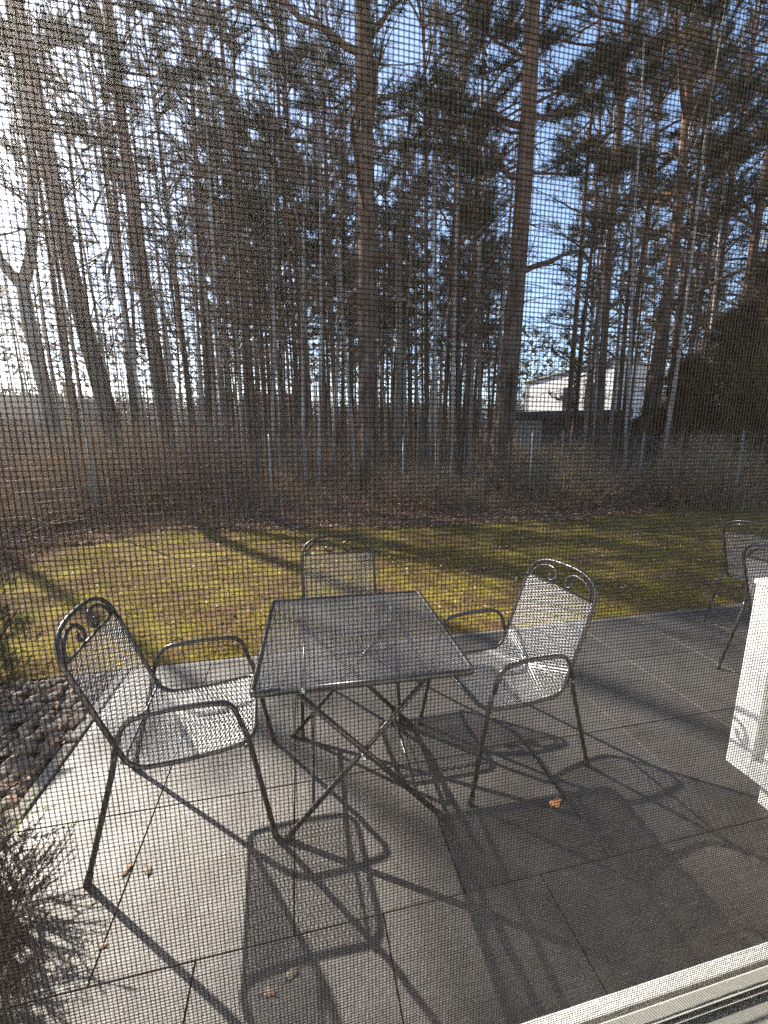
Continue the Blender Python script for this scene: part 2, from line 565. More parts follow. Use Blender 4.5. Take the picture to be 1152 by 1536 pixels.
n = 42000
lxx = -9 + rg.rand(n) * 24
lyy = 6.9 + (rg.rand(n) ** 1.6) * 9
ok = lyy > np.array([lawn_far(x) for x in lxx]) - 0.25 * rg.rand(n) ** 2
lxx, lyy = lxx[ok], lyy[ok]
lz = np.array([floor_z(a, b) for a, b in zip(lxx, lyy)]) + 0.02 + 0.03 * rg.rand(len(lxx))
lz = np.maximum(lz, 0.0)
g = MB(); g.tris(leaf_quads(np.stack([lxx, lyy, lz], 1), 0.036, 0.9))
n = 5200                                                         # strays on the lawn
sx, sy = -4 + rg.rand(n) * 13, 3 + rg.rand(n) * 4.2
ok = sy < np.array([lawn_far(x) for x in sx])
g.tris(leaf_quads(np.stack([sx[ok], sy[ok], 0.012 + 0.02 * rg.rand(ok.sum())], 1), 0.022, 0.8))
n = 5000                                                         # beside the lawn
bx, by = -7 + rg.rand(n) * 3.6, 3 + rg.rand(n) * 5
ok = (bx < -3.55)
g.tris(leaf_quads(np.stack([bx[ok], by[ok], np.full(ok.sum(), -.06) + .05 * rg.rand(ok.sum())], 1), .035, .9))
n = 450                                                          # and in the bed
g.tris(leaf_quads(np.stack([-1.28 - rg.rand(n) ** 1.5 * 1.0, 0.5 + rg.rand(n) * 2.4, np.full(n, 0.0) + 0.03 * rg.rand(n)], 1), 0.02, 0.9))
tag(g.build('leaf_litter', M['dead_leaf']), 'brown fallen leaves under the shrubs beyond the lawn', kind='stuff')


def sticks(base, d, length, w):
    """thin three-sided twigs from base along d, as triangles; returns (n*3,3,3)"""
    n = len(base)
    ref = np.where(np.abs(d[:, 2:3]) < 0.9, np.array([[0, 0, 1.0]]), np.array([[1.0, 0, 0]]))
    a = np.cross(d, ref); a /= np.linalg.norm(a, axis=1, keepdims=True)
    b = np.cross(d, a)
    tip = base + d * length[:, None]
    c = [base + (a * math.cos(k * 2.0944) + b * math.sin(k * 2.0944)) * w[:, None] for k in range(3)]
    return np.concatenate([np.stack([c[k], c[(k + 1) % 3], tip], 1) for k in range(3)])


def bent_sticks(base, d, length, w, bend=0.35):
    d2 = d + (rg.rand(len(d), 3) - .5) * 2 * bend
    d2 /= np.linalg.norm(d2, axis=1, keepdims=True)
    mid = base + d * (length * .5)[:, None]
    return np.concatenate([sticks(base, d, length * .62, w), sticks(mid, d2, length * .6, w * .7)])


def rand_dir(n, zmin=0.2, zmax=1.0):
    a = rg.rand(n) * 2 * np.pi
    z = zmin + (zmax - zmin) * rg.rand(n)
    r = np.sqrt(np.clip(1 - z * z, 0, 1))
    return np.stack([r * np.cos(a), r * np.sin(a), z], 1)


# far undergrowth that reads as one brown mass
g = MB()
n = 52000
uy = 8.9 + rg.rand(n) ** 0.85 * 46
ux = (rg.rand(n) * 2.6 - 1.05) * (uy + 3)
uz = np.array([floor_z(a, b) for a, b in zip(ux, uy)])
hh = (0.25 + rg.rand(n) * 1.0) * (0.55 + uy / 28)
g.tris(bent_sticks(np.stack([ux, uy, uz], 1), rand_dir(n, 0.35, 1.0), hh, 0.006 + uy * 0.00030))
n = 24000
uy = 8.0 + rg.rand(n) * 7
ux = -10 + rg.rand(n) * 26
fx = ux / uy
ok = uy > np.array([lawn_far(x) for x in ux]) + .35
ok &= (rg.rand(n) < np.where((fx > -.15) & (fx < .5), .38, 1.0))
ux, uy = ux[ok], uy[ok]
uz = np.array([floor_z(a, b) for a, b in zip(ux, uy)])
hh = (.15 + rg.rand(len(ux)) * .75) * np.where(ux / uy < -.1, 1.25, .8)
g.tris(bent_sticks(np.stack([ux, uy, uz], 1), rand_dir(len(ux), .25, 1.0), hh, np.full(len(ux), .0055), .5))
tag(g.build('undergrowth', M['brush']), 'low bare brown brush covering the floor of the wood', kind='stuff')

# ------------------------------------------------------------------ far wood (one mass beyond the last trunks one can tell apart)
g = MB()
n = 42000
a = -1.25 + rg.rand(n) * 2.7
dist = 58 + rg.rand(n) * 30
hz = rg.rand(n) ** 1.25 * 7.2 + 1.2
g.tris(bent_sticks(np.stack([np.sin(a) * dist, np.cos(a) * dist, hz * 0.8 + 0.2], 1), rand_dir(n, -0.3, 0.9), 1.2 + rg.rand(n) * 1.6, np.full(n, 0.10), 0.5), 0)
n = 300
a = -1.25 + rg.rand(n) * 2.7
dist = 66 + rg.rand(n) * 24
g.tris(sticks(np.stack([np.sin(a) * dist, np.cos(a) * dist, np.full(n, 0.5)], 1), rand_dir(n, 0.995, 1), 16 + rg.rand(n) * 6, np.full(n, .17)), 0)
n = 9000
a = -1.25 + rg.rand(n) * 2.7
dist = 66 + rg.rand(n) * 24
g.tris(leaf_quads(np.stack([np.sin(a) * dist, np.cos(a) * dist, 10 + rg.rand(n) * 9], 1), 0.42, 2.0), 1)
tag(g.build('distant_forest', [M['twig'], M['needles']]), 'distant wood showing as a thin brown and green band', kind='stuff')


# ------------------------------------------------------------------ trees
def axis_fn(h, wob, seed):
    q = random.Random(seed)
    p1, p2, p3, p4 = [q.uniform(0, 6.28) for _ in range(4)]
    return lambda t: Vector((wob * (math.sin(p1 + t * 4.2) - math.sin(p1) + .4 * math.sin(p2 + t * 11) - .4 * math.sin(p2)),
                             wob * (math.sin(p3 + t * 3.7) - math.sin(p3) + .4 * math.sin(p4 + t * 10) - .4 * math.sin(p4)), h * t))


def needle_clumps(cp, cd, nb, ln, w):
    """cp, cd: (n,3) clump points and directions; nb blades each"""
    n = len(cp)
    cp = np.repeat(cp, nb, 0); cd = np.repeat(cd, nb, 0)
    d = cd * 0.55 + rand_dir(n * nb, -1, 1) * 0.9
    d /= np.linalg.norm(d, axis=1, keepdims=True)
    base = cp + cd * ((rg.rand(n * nb) - .7) * ln * 1.3)[:, None]
    s = np.cross(d, rand_dir(n * nb, -1, 1)); s /= np.linalg.norm(s, axis=1, keepdims=True) + 1e-6
    l = ln * (0.6 + 0.8 * rg.rand(n * nb))[:, None]
    return np.stack([base - s * w / 2, base + s * w / 2, base + d * l], 1)


def make_pine(seed, h, crown0, nl, clumps, nb, spread=2.0, dead=14, sides=10, ln=0.2, w=0.019, wob=0.16, big=0):
    """trunk mesh of base radius 1 (scaled per tree) and crown mesh"""
    q = random.Random(seed)
    ax = axis_fn(h, wob, seed)
    t = MB()
    k = 16
    t.tube([ax(i / k) for i in range(k + 1)], [(0.20 * (1 - i / k) ** 0.75 + 0.035) * (1.22 if i == 0 else 1) for i in range(k + 1)], sides)
    c = MB()
    cps, cds = [], []
    for i in range(nl):
        u = (i + q.random()) / nl
        tz_ = crown0 + (1 - crown0) * u ** 0.95
        p = ax(tz_)
        L = spread * (0.35 + 1.0 * math.sin(min(1, (1 - u) * 1.15 + .12) * 2.2)) * q.uniform(.55, 1.15)
        az = q.uniform(0, 6.283)
        el = q.uniform(-.15, .45) + u * .5
        d = Vector((math.cos(az) * math.cos(el), math.sin(az) * math.cos(el), math.sin(el)))
        pts, pp = [p], p.copy()
        for s in range(5):
            d = (d + Vector((q.uniform(-.3, .3), q.uniform(-.3, .3), q.uniform(-.12, .22)))).normalized()
            pp = pp + d * L / 5
            pts.append(pp.copy())
        r0 = 0.022 + 0.02 * L / spread
        c.cur = 0
        c.tube(pts, [r0 * (1 - s / 6) for s in range(6)], 5, caps=False)
        nc = max(3, int(clumps / nl * q.uniform(.6, 1.4)))
        for _ in range(nc):
            s = q.uniform(1.2, 5)
            b = pts[int(s)].lerp(pts[min(5, int(s) + 1)], s % 1)
            dd = (d + Vector((q.uniform(-1, 1), q.uniform(-1, 1), q.uniform(-.25, .8)))).normalized()
            e = b + dd * q.uniform(.15, .6) * (0.5 + L / spread * .5)
            if q.random() < .6:
                c.tube([b, b.lerp(e, .5) + Vector((0, 0, .03)), e], [.010, .008, .004], 3, caps=False)
            cps.append(e[:]); cds.append(dd[:])
    for i in range(big):                                        # heavy crooked old limbs
        tz_ = .30 + .09 * i + q.uniform(0, .04)
        p = ax(tz_)
        az = q.uniform(0, 6.28)
        d = Vector((math.cos(az), math.sin(az), q.uniform(.0, .5))).normalized()
        pts, pp = [p], p.copy()
        for s_ in range(8):
            d = (d + Vector((q.uniform(-.45, .45), q.uniform(-.45, .45), q.uniform(-.2, .4)))).normalized()
            pp = pp + d * .55
            pts.append(pp.copy())
        c.cur = 0
        c.tube(pts, [.085 * (1 - j / 9.5) for j in range(9)], 6, caps=False)
        for _ in range(26):
            a_ = q.uniform(3, 8)
            b = pts[int(min(a_, 7))].lerp(pts[min(8, int(a_) + 1)], a_ % 1)
            dd = (d + Vector((q.uniform(-1, 1), q.uniform(-1, 1), q.uniform(-.3, .9)))).normalized()
            e = b + dd * q.uniform(.3, 1.0)
            c.tube([b, b.lerp(e, .5) + Vector((0, 0, .04)), e], [.014, .009, .004], 3, caps=False)
            cps.append(e[:]); cds.append(dd[:])
    for i in range(dead):                                       # dead stubs below the crown
        tz_ = q.uniform(.14, crown0 + .1)
        p = ax(tz_)
        az, L = q.uniform(0, 6.28), q.uniform(.3, 2.0)
        d = Vector((math.cos(az), math.sin(az), q.uniform(-.25, .35)))
        mid = p + d * L * .5 + Vector((0, 0, -.05))
        e = p + d * L + Vector((q.uniform(-.2, .2), q.uniform(-.2, .2), q.uniform(-.25, .1)))
        c.tube([p, mid, e], [.018, .012, .004], 4, caps=False)
        for _ in range(7):
            b = mid.lerp(e, q.random())
            c.tube([b, b + Vector((q.uniform(-.4, .4), q.uniform(-.4, .4), q.uniform(-.3, .15)))], [.006, .002], 3, caps=False)
    c.tris(needle_clumps(np.array(cps), np.array(cds), nb, ln, w), 1)
    return t.mesh('pine_trunk', [M['pine_bark']], True), c.mesh('pine_crown', [M['pine_bark'], M['needles']])


def make_birch(seed, h, nl, fork=None, r=0.20, l1=2.6, sub=7, tw=5, bark='birch_bark', limb_el=(.3, .95), t0=.25):
    q = random.Random(seed)
    ax = axis_fn(h, .22, seed)
    t, c = MB(), MB()
    k = 14
    trunks = [(ax, 0, h)]
    if fork:                                                     # the stem splits in two at FORK metres
        lo = [Vector((0.10 * math.sin(i * .8), 0.05 * i / 6, fork * i / 6)) for i in range(7)]
        t.tube(lo, [r * 1.25] + [r * (1 - .03 * i) for i in range(1, 7)], 10)
        base = lo[-1]

        def stem(dx, dy, bend):
            def fn(s):
                z = (h - fork) * s
                return base + Vector((dx * (s ** .55) * 1.2 + bend * math.sin(s * 5), dy * s, z - .06))
            return fn
        trunks = [(stem(-1.9, .3, .22), 0, h - fork), (stem(0.75, -.2, .18), 0, h - fork)]
        for fn, _, hh in trunks:
            t.tube([fn(i / k) for i in range(k + 1)], [r * .68 * (1 - i / k) ** .8 + .012 for i in range(k + 1)], 8)
    else:
        t.tube([ax(i / k) for i in range(k + 1)], [r * (1 - i / k) ** .85 * (1.25 if i == 0 else 1) + .012 for i in range(k + 1)], 9)
    tb, td, tl, tw_ = [], [], [], []
    for fn, _, hh in trunks:
        for i in range(nl):
            s = t0 + (1 - t0) * (i + q.random()) / nl
            p = fn(s)
            L = l1 * (1.15 - s * .75) * q.uniform(.6, 1.2)
            az, el = q.uniform(0, 6.28), q.uniform(*limb_el)
            d = Vector((math.cos(az) * math.cos(el), math.sin(az) * math.cos(el), math.sin(el)))
            pts, pp = [p], p.copy()
            for _ in range(6):
                d = (d + Vector((q.uniform(-.28, .28), q.uniform(-.28, .28), q.uniform(-.18, .2)))).normalized()
                pp = pp + d * L / 6
                pts.append(pp.copy())
            c.tube(pts, [(.012 + .011 * L) * (1 - j / 7) for j in range(7)], 4, caps=False)
            for _ in range(sub):
                a_ = q.uniform(1, 6)
                b = pts[int(min(a_, 5))].lerp(pts[min(6, int(a_) + 1)], a_ % 1)
                dd = (d + Vector((q.uniform(-1, 1), q.uniform(-1, 1), q.uniform(-.7, .7)))).normalized()
                l2 = q.uniform(.35, .9)
                e = b + dd * l2 + Vector((0, 0, -.12 * l2))
                c.tube([b, b.lerp(e, .5) + Vector((0, 0, .05)), e], [.009, .006, .003], 3, caps=False)
                for _ in range(tw):
                    bb = b.lerp(e, q.random())
                    d3 = (dd + Vector((q.uniform(-1, 1), q.uniform(-1, 1), q.uniform(-1.1, .5)))).normalized()
                    tb.append(bb[:]); td.append(d3[:]); tl.append(q.uniform(.15, .5)); tw_.append(.0035)
    c.tris(bent_sticks(np.array(tb), np.array(td), np.array(tl), np.array(tw_), .4))
    return t.mesh('birch_trunk', [M[bark]], True), c.mesh('birch_crown', [M['twig']])


PINES = [make_pine(11, 21, .40, 36, 1500, 34, 2.3, 70, big=5, w=.015), make_pine(12, 20, .42, 34, 1400, 34, 2.1, 90, big=6, w=.015), make_pine(13, 22, .46, 30, 1250, 34, 2.0, 80, w=.015)]
SLIM = [make_pine(21, 18, .50, 24, 330, 20, 1.6, 22, 7, .26, .028, .12), make_pine(22, 20, .55, 22, 320, 20, 1.7, 24, 7, .26, .028, .1), make_pine(23, 17, .48, 24, 330, 20, 1.5, 20, 7, .26, .028, .14)]
OPEN = [make_pine(61, 18, .56, 20, 110, 18, 1.5, 26, 7, .26, .028, .13), make_pine(62, 20, .60, 18, 100, 18, 1.6, 28, 7, .26, .028, .11), make_pine(63, 17, .54, 20, 120, 18, 1.4, 24, 7, .26, .028, .15)]
LIMBY = make_pine(31, 17, .16, 34, 520, 26, 2.2, 6)
BIRCHES = [make_birch(41, 17, 26, tw=7), make_birch(42, 15, 24, limb_el=(.5, 1.1), tw=7)]
FORKED = make_birch(43, 16, 13, fork=6.0, r=.20, bark='grey_bark', l1=2.6, sub=6, tw=4, t0=.12)
SNAG = make_birch(44, 13, 14, r=.2, bark='grey_bark', l1=3.2, sub=6, tw=5, t0=.3)
base_r = {'pine': .235, 'birch': .21}


def tree(name, mesh2, xy, r, label, cat, group=None, lean=(0, 0), rz=None, s=1.0, ref=.235):
    x, y = xy
    o = empty(name, (x, y, floor_z(x, y) - .06))
    o.rotation_euler = (lean[1], lean[0], 0)
    o.scale = (1, 1, s)
    rz = rnd.uniform(0, 6.28) if rz is None else rz
    for nm, me in (('trunk', mesh2[0]), ('crown', mesh2[1])):
        c = bpy.data.objects.new(nm, me)
        COL.objects.link(c); c.parent = o
        c.rotation_euler = (0, 0, rz)
        if nm == 'trunk':
            c.scale = (r / ref, r / ref, 1)
    return tag(o, label, cat, group)


G_W = 'named trees at the edge of the wood'
tree('pine_tree', PINES[0], (1.95, 10.68), .285, 'thickest straight pine, standing in the middle of the wood edge behind the table', 'tree', lean=(.02, 0), rz=.4)
tree('pine_tree', PINES[1], bearing(744, 12.0), .31, 'stout red barked pine between the round brown bush and the dark shed', 'tree', lean=(.02, 0), rz=2.0)
tree('deciduous_tree', SNAG, bearing(603, 15.2), .20, 'grey smooth trunk just behind the thickest pine, leaning slightly', 'tree', lean=(.01, 0), ref=.21)
tree('pine_tree', PINES[2], bearing(890, 14), .13, 'slender pine standing in front of the white house', 'tree', lean=(-.05, 0))
tree('pine_tree', PINES[1], bearing(950, 15), .23, 'leaning reddish pine beside the white house wall', 'tree', lean=(.04, 0), rz=1)
tree('forked_tree', FORKED, bearing(92, 12.5), .20, 'bare grey tree whose trunk forks in two, beside the brick cottage', 'tree', lean=(-.01, 0), rz=0.2, ref=.20)
tree('pine_tree', PINES[2], bearing(196, 13), .27, 'thick pine leaning outward, first one past the forked tree', 'tree', lean=(-.12, 0), rz=3.1)
tree('pine_tree', PINES[2], bearing(266, 14), .25, 'thick pine standing second past the forked tree', 'tree', lean=(-.07, 0), rz=4.4)
tree('pine_tree', SLIM[0], bearing(140, 16), .11, 'slim pine squeezed between the forked tree and the thick leaning pine', 'tree', lean=(-.04, 0))
tree('pine_tree', SLIM[2], bearing(298, 18), .15, 'slim pine close beside the second thick pine', 'tree', lean=(-.03, 0))
tree('pine_tree', LIMBY, bearing(850, 21), .13, 'limby pine with low green branches over the dark shed', 'tree', rz=1.0)
tree('pine_tree', LIMBY, bearing(1068, 15), .2, 'limby dark pine rising over the evergreen thicket by the chairs', 'tree', lean=(.03, 0), rz=2.5)
tree('pine_tree', PINES[0], bearing(1130, 17), .2, 'tall pine at the outer end of the evergreen thicket', 'tree', lean=(.03, 0), rz=5)
G_P, L_P = 'slim pines in the ranks of the wood', 'slim pine, one of many alike in the ranks of the wood'
for px, d, r, v in [(330, 20, .12, 0), (352, 24, .13, 1), (386, 17.5, .17, 2), (406, 26, .13, 0), (430, 22, .14, 1), (463, 19, .17, 0), (489, 24, .14, 2), (517, 28, .15, 1),
                    (622, 26, .14, 0), (663, 22, .14, 1), (688, 18, .14, 2), (712, 27, .15, 1), (912, 22, .13, 1), (1000, 21, .15, 0),
                    (1028, 17, .14, 2), (1100, 24, .15, 1),  (166, 22, .12, 0), (228, 20, .14, 1), (362, 22, .10, 1), (442, 27, .10, 0), (536, 24, .09, 2), (232, 24, .12, 1), (872, 24, .10, 2), (1010, 19, .1, 0), (318, 16, .11, 0), (395, 15.6, .12, 1), (455, 16.5, .11, 2), (512, 17, .12, 0), (640, 17, .12, 1), (690, 15.5, .11, 2), (842, 16.5, .11, 1), (925, 16.5, .12, 0), (985, 17.5, .12, 1), (130, 19, .12, 2), (215, 16.5, .11, 0)]:
    tree('pine_tree', (OPEN if px < 345 else SLIM if d > 15 else PINES)[v], bearing(px, d), r, L_P, 'tree', G_P, lean=(rnd.uniform(-.04, .03), rnd.uniform(-.03, .03)))
tree('pine_tree', make_pine(51, 13.6, .70, 14, 150, 24, .95, 30, 8, .22, .016, .12), (-10.05, 13.1), .13, L_P, 'tree', G_P)  # unseen pine added out of view, its crown shaped to shade the near slabs
taken = []
k = 0
while k < 105:
    px, d = rnd.uniform(-60, 1230), 25 + 35 * rnd.random() ** .8
    x, y = bearing(px, d)
    if any((x - a) ** 2 + (y - b) ** 2 < 2.2 for a, b in taken):
        continue
    if math.atan2(x, y) < R(-8) and d < 42 and rnd.random() < .5:
        k += .35
        continue
    if math.atan2(x, y) < R(-33) and d < 40:
        k += .2
        continue
    if px < 135 and rnd.random() < .6:
        k += .3
        continue
    if 700 < px < 1010 and 30 < d:
        if rnd.random() < .75 or 755 < px < 900:
            k += 0.34
            continue
    taken.append((x, y)); k += 1
    tree('pine_tree', (OPEN if px < 345 else SLIM)[int(k) % 3], (x, y), rnd.uniform(.11, .17), L_P, 'tree', G_P, lean=(rnd.uniform(-.03, .03), rnd.uniform(-.03, .03)), s=rnd.uniform(.9, 1.15))
k = 0
while k < 36:
    px, d = rnd.uniform(330, 735), rnd.uniform(21, 40)
    x, y = bearing(px, d)
    if any((x - a) ** 2 + (y - b) ** 2 < 1.6 for a, b in taken):
        continue
    taken.append((x, y)); k += 1
    tree('pine_tree', SLIM[k % 3], (x, y), rnd.uniform(.08, .14), L_P, 'tree', G_P, lean=(rnd.uniform(-.05, .05), rnd.uniform(-.04, .04)), s=rnd.uniform(.72, 1.0))
G_B, L_B = 'thin bare birches among the pines', 'thin bare birch, one of many among the pines'
for px, d, r, v in [ (240, 11.5, .06, 1), (312, 15, .07, 0), (455, 13, .07, 1), (560, 18, .10, 0), (640, 17, .11, 0), (676, 14, .07, 1),
                    (870, 19, .08, 1), (985, 13, .07, 1), (500, 16, .09, 0), (410, 15, .08, 1), (345, 12.5, .06, 0), (120, 18, .1, 0), (720, 20, .1, 1), (150, 13.5, .07, 1), (215, 17, .09, 0), (280, 12.5, .06, 1), (390, 18, .09, 1), (480, 12, .06, 0), (535, 14, .07, 1), (605, 20, .1, 1), (655, 12.5, .06, 0), (700, 16, .08, 1), (900, 18, .09, 0), (930, 13, .06, 0), (1035, 15, .08, 1), (1095, 19, .09, 0), (185, 19, .1, 1), (330, 19, .1, 0), (255, 21, .1, 1), (300, 22, .1, 0), (372, 21, .1, 1), (425, 20, .1, 0), (470, 22, .11, 1), (545, 21, .1, 0), (585, 23, .1, 1), (630, 21, .1, 1), (735, 17, .09, 0), (885, 15, .08, 1), (960, 19, .1, 0), (1010, 17, .09, 1), (1060, 21, .1, 0), (1120, 14, .08, 1)]:
    tree('birch_tree', BIRCHES[v], bearing(px, d), r, L_B, 'tree', G_B, lean=(rnd.uniform(-.06, .05), rnd.uniform(-.04, .04)), ref=.21, s=rnd.uniform(.9, 1.1))


# ------------------------------------------------------------------ shrubs
def bare_shrub_mesh(seed, h, w, n1, n2):
    st = np.random.RandomState(seed)
    n = n1
    base = np.stack([st.randn(n) * w * .16, st.randn(n) * w * .16, np.zeros(n)], 1)
    out = base.copy(); out[:, 2] = 0
    d = rand_dir(n, .45, 1.0) + out * .8
    d /= np.linalg.norm(d, axis=1, keepdims=True)
    L = h * (.6 + .5 * st.rand(n))
    g = MB()
    g.tris(bent_sticks(base, d, L, np.full(n, .008), .25))
    idx = st.randint(0, n, n2)
    p = base[idx] + d[idx] * (L[idx] * (.2 + .75 * st.rand(n2)))[:, None]
    dd = d[idx] * .5 + rand_dir(n2, -.3, 1) * .9
    dd /= np.linalg.norm(dd, axis=1, keepdims=True)
    g.tris(bent_sticks(p, dd, h * (.12 + .25 * st.rand(n2)), np.full(n2, .0035), .5))
    return g.mesh('twigs', [M['brush'] if seed in (1, 7) else M['twig']])


SHRUBS = [bare_shrub_mesh(1, 1.5, 1.6, 60, 900), bare_shrub_mesh(2, 1.2, 2.0, 70, 900), bare_shrub_mesh(7, 1.25, 2.4, 160, 3600), bare_shrub_mesh(3, 1.9, 1.4, 50, 800)]


def shrub(xy, v, s, label, group=None):
    o = bpy.data.objects.new('bare_shrub', SHRUBS[v]); COL.objects.link(o)
    o.location = (xy[0], xy[1], floor_z(*xy)); o.rotation_euler = (0, 0, rnd.uniform(0, 6.28)); o.scale = (s, s, s * rnd.uniform(.85, 1.1))
    return tag(o, label, 'shrub', group)


shrub((2.95, 9.35), 2, 1.05, 'round dense brown bush beside the foot of the thickest pine')
G_S, L_S = 'bare brown shrubs along the fence', 'bare twiggy brown shrub, one of many alike along the fence'
for i in range(44):
    px = -60 + i * 29 + rnd.uniform(-12, 12)
    d = rnd.uniform(8.6, 13)
    if 320 < px < 740:
        if rnd.random() < .6:
            continue
        d = rnd.uniform(12, 17)
    v = rnd.choice((0, 1, 3))
    s = rnd.uniform(.6, 1.0) * (1.15 if px < 320 else .75)
    shrub(bearing(px, d), v, s, L_S, G_S)
for i in range(14):
    shrub((rnd.uniform(-7.5, -3.9), rnd.uniform(5.0, 9.0)), rnd.choice((0, 1, 3)), rnd.uniform(.75, 1.05), L_S, G_S)
for i in range(40):                                              # tangled tan brush by the fence
    px = rnd.uniform(-60, 330) if i % 5 < 3 else rnd.uniform(760, 1160)
    shrub(bearing(px, rnd.uniform(8.8, 14)), rnd.choice((0, 0, 3)), rnd.uniform(.9, 1.25) * (1.15 if px < 330 else 1), L_S, G_S)
for i in range(30):
    px = rnd.uniform(-60, 1160)
    if 740 < px < 910:
        continue
    shrub(bearing(px, rnd.uniform(14.5, 22)), rnd.choice((0, 0, 3)), rnd.uniform(1.3, 2.0), L_S, G_S)
for i in range(34):                                              # taller brush further in
    px, d = rnd.uniform(-60, 1230), rnd.uniform(17, 34)
    if 740 < px < 910 and d < 36:
        continue
    shrub(bearing(px, d), rnd.choice((0, 1, 3)), rnd.uniform(1.2, 2.0), L_S, G_S)


def evergreen_mesh(seed, h, w, nc, nb, ln, bw, mat):
    st = random.Random(seed)
    g = MB()
    cps, cds = [], []
    stem = MB()
    for i in range(26):
        az, rr = st.uniform(0, 6.28), st.uniform(.1, 1) * w * .45
        top = Vector((math.cos(az) * rr, math.sin(az) * rr, h * st.uniform(.4, .9)))
        stem.tube([(0, 0, 0), (top * .5 + Vector((0, 0, h * .05)))[:], top[:]], [.03, .018, .006], 4, caps=False)
    for i in range(nc):
        u = st.random()
        z = h * u
        rmax = w * .5 * (1 - u ** 2.2) ** .6 * (0.75 + .25 * math.sin(u * 17 + seed)) + .05
        az = st.uniform(0, 6.28)
        rr = rmax * math.sqrt(st.uniform(.2, 1)) * (1 + .25 * math.sin(az * 5 + seed + u * 9)) * (1.3 if st.random() < .14 else 1)
        p = (math.cos(az) * rr, math.sin(az) * rr, z)
        d = Vector((math.cos(az), math.sin(az), st.uniform(-.1, .9))).normalized()
        cps.append(p); cds.append(d[:])
    g.tris(needle_clumps(np.array(cps), np.array(cds), nb, ln, bw))
    return stem.mesh('stems', [M['pine_bark']]), g.mesh('foliage', [mat])


def evergreen(name, meshes, loc, s, label, group=None):
    o = empty(name, loc); o.scale = s; o.rotation_euler = (0, 0, rnd.uniform(0, 6.28))
    for nm, me in (('stems', meshes[0]), ('foliage', meshes[1])):
        c = bpy.data.objects.new(nm, me); COL.objects.link(c); c.parent = o
    return tag(o, label, 'shrub', group)


EV = [evergreen_mesh(5, 4.4, 3.0, 1900, 22, .17, .022, M['hedge_green']), evergreen_mesh(6, 3.2, 2.6, 1300, 22, .17, .022, M['hedge_green'])]
for (px, d, v, s, lb) in [(1072, 13.5, 0, (1, 1, 1.32), 'tall olive evergreen bush behind the chairs by the white cabinet'),
                          (1008, 14.5, 0, (.9, .9, 1.0), 'mid sized olive evergreen bush on the shed side of the thicket'),
                          (958, 15.5, 1, (1, 1, .8), 'lowest olive evergreen bush, nearest the white house'),
                          (1140, 12.0, 0, (1.0, 1.0, 1.45), 'tall olive evergreen bush at the outer end of the thicket'),
                          (1120, 16.5, 0, (1.3, 1.3, 2.0), 'tallest olive evergreen, farthest back in the thicket')]:
    x, y = bearing(px, d)
    evergreen('evergreen_bush', EV[v], (x, y, floor_z(x, y)), s, lb)
CO = evergreen_mesh(8, .95, .95, 800, 22, .045, .006, M['conifer'])
evergreen('juniper_bush', CO, (-2.17, 3.0, -.05), (.6, .6, 1.05), 'dark green juniper bush at the end of the stone bed')
evergreen('juniper_bush', CO, (-2.06, 2.05, -.05), (.45, .45, .36), 'low green juniper beside the middle of the stone bed')


# heather by the wall
def heather_mesh(seed, h, w):
    st = np.random.RandomState(seed)
    n = 150
    base = np.stack([st.randn(n) * w * .2, st.randn(n) * w * .2, np.zeros(n)], 1)
    d = rand_dir(n, .5, 1) + base * 1.5
    d /= np.linalg.norm(d, axis=1, keepdims=True)
    L = h * (.6 + .5 * st.rand(n))
    g = MB(); g.tris(bent_sticks(base, d, L, np.full(n, .0022), .25), 0)
    n2 = 5200
    idx = st.randint(0, n, n2)
    p = base[idx] + d[idx] * (L[idx] * (.25 + .75 * st.rand(n2)))[:, None]
    g.tris(needle_clumps(p, d[idx], 5, .016, .004), 1)
    return g.mesh('heather', [M['twig'], M['heather']])


M['heather'] = mat_island('heather', [(0.0, (0.012, 0.010, 0.010)), (0.7, (0.035, 0.024, 0.026)), (1.0, (0.15, 0.11, 0.11))], 0.7, .1)
hm = heather_mesh(4, .34, .5)
pm = MB()
pm.tube([(0, 0, 0), (0, 0, .01), (0, 0, .085), (0, 0, .09)], [.055, .06, .075, .078], 20)
pm = pm.mesh('pot', [M['rubber']], True)
for (x, y, s, lb) in [(-1.06, 1.34, .62, 'purple brown potted heather at the slab edge, farther from the window'), (-.98, 1.10, .62, 'purple brown potted heather on the slabs closest to the house wall')]:
    o = empty('heather_plant', (x, y, .0), x * 9); o.scale = (s, s, s)
    tag(o, lb, 'plant')
    for nm, me, dz in (('foliage', hm, .06), ('pot', pm, 0)):
        c = bpy.data.objects.new(nm, me); COL.objects.link(c); c.parent = o; c.location = (0, 0, dz)


def fern_mesh():
    g = MB()
    for k in range(6):
        a = k * 1.05 + .3
        d = Vector((math.cos(a), math.sin(a), .35))
        pts = [d * (.15 * i / 5) + Vector((0, 0, .03 * math.sin(i / 5 * 3.1))) for i in range(6)]
        g.tube(pts, .0016, 3, caps=False)
        for i in range(1, 6):
            for sgn in (-1, 1):
                s = Vector((-d.y, d.x, .1)) * sgn * .035 * (1.15 - i / 6)
                p = pts[i]
                g.tris([[p - d * .008, p + d * .008, p + s + d * .012]], 1)
    return g.mesh('fern_sprig', [M['twig'], M['fern']])


M['fern'] = mat_island('sprig_green', [(0.0, (0.08, 0.10, 0.03)), (1.0, (0.18, 0.19, 0.07))], .6, .2)
o = bpy.data.objects.new('fern_sprig', fern_mesh()); COL.objects.link(o)
o.location = (-1.22, 1.68, -.0); tag(o, 'small green weed sprig growing over the terrace kerb', 'plant')


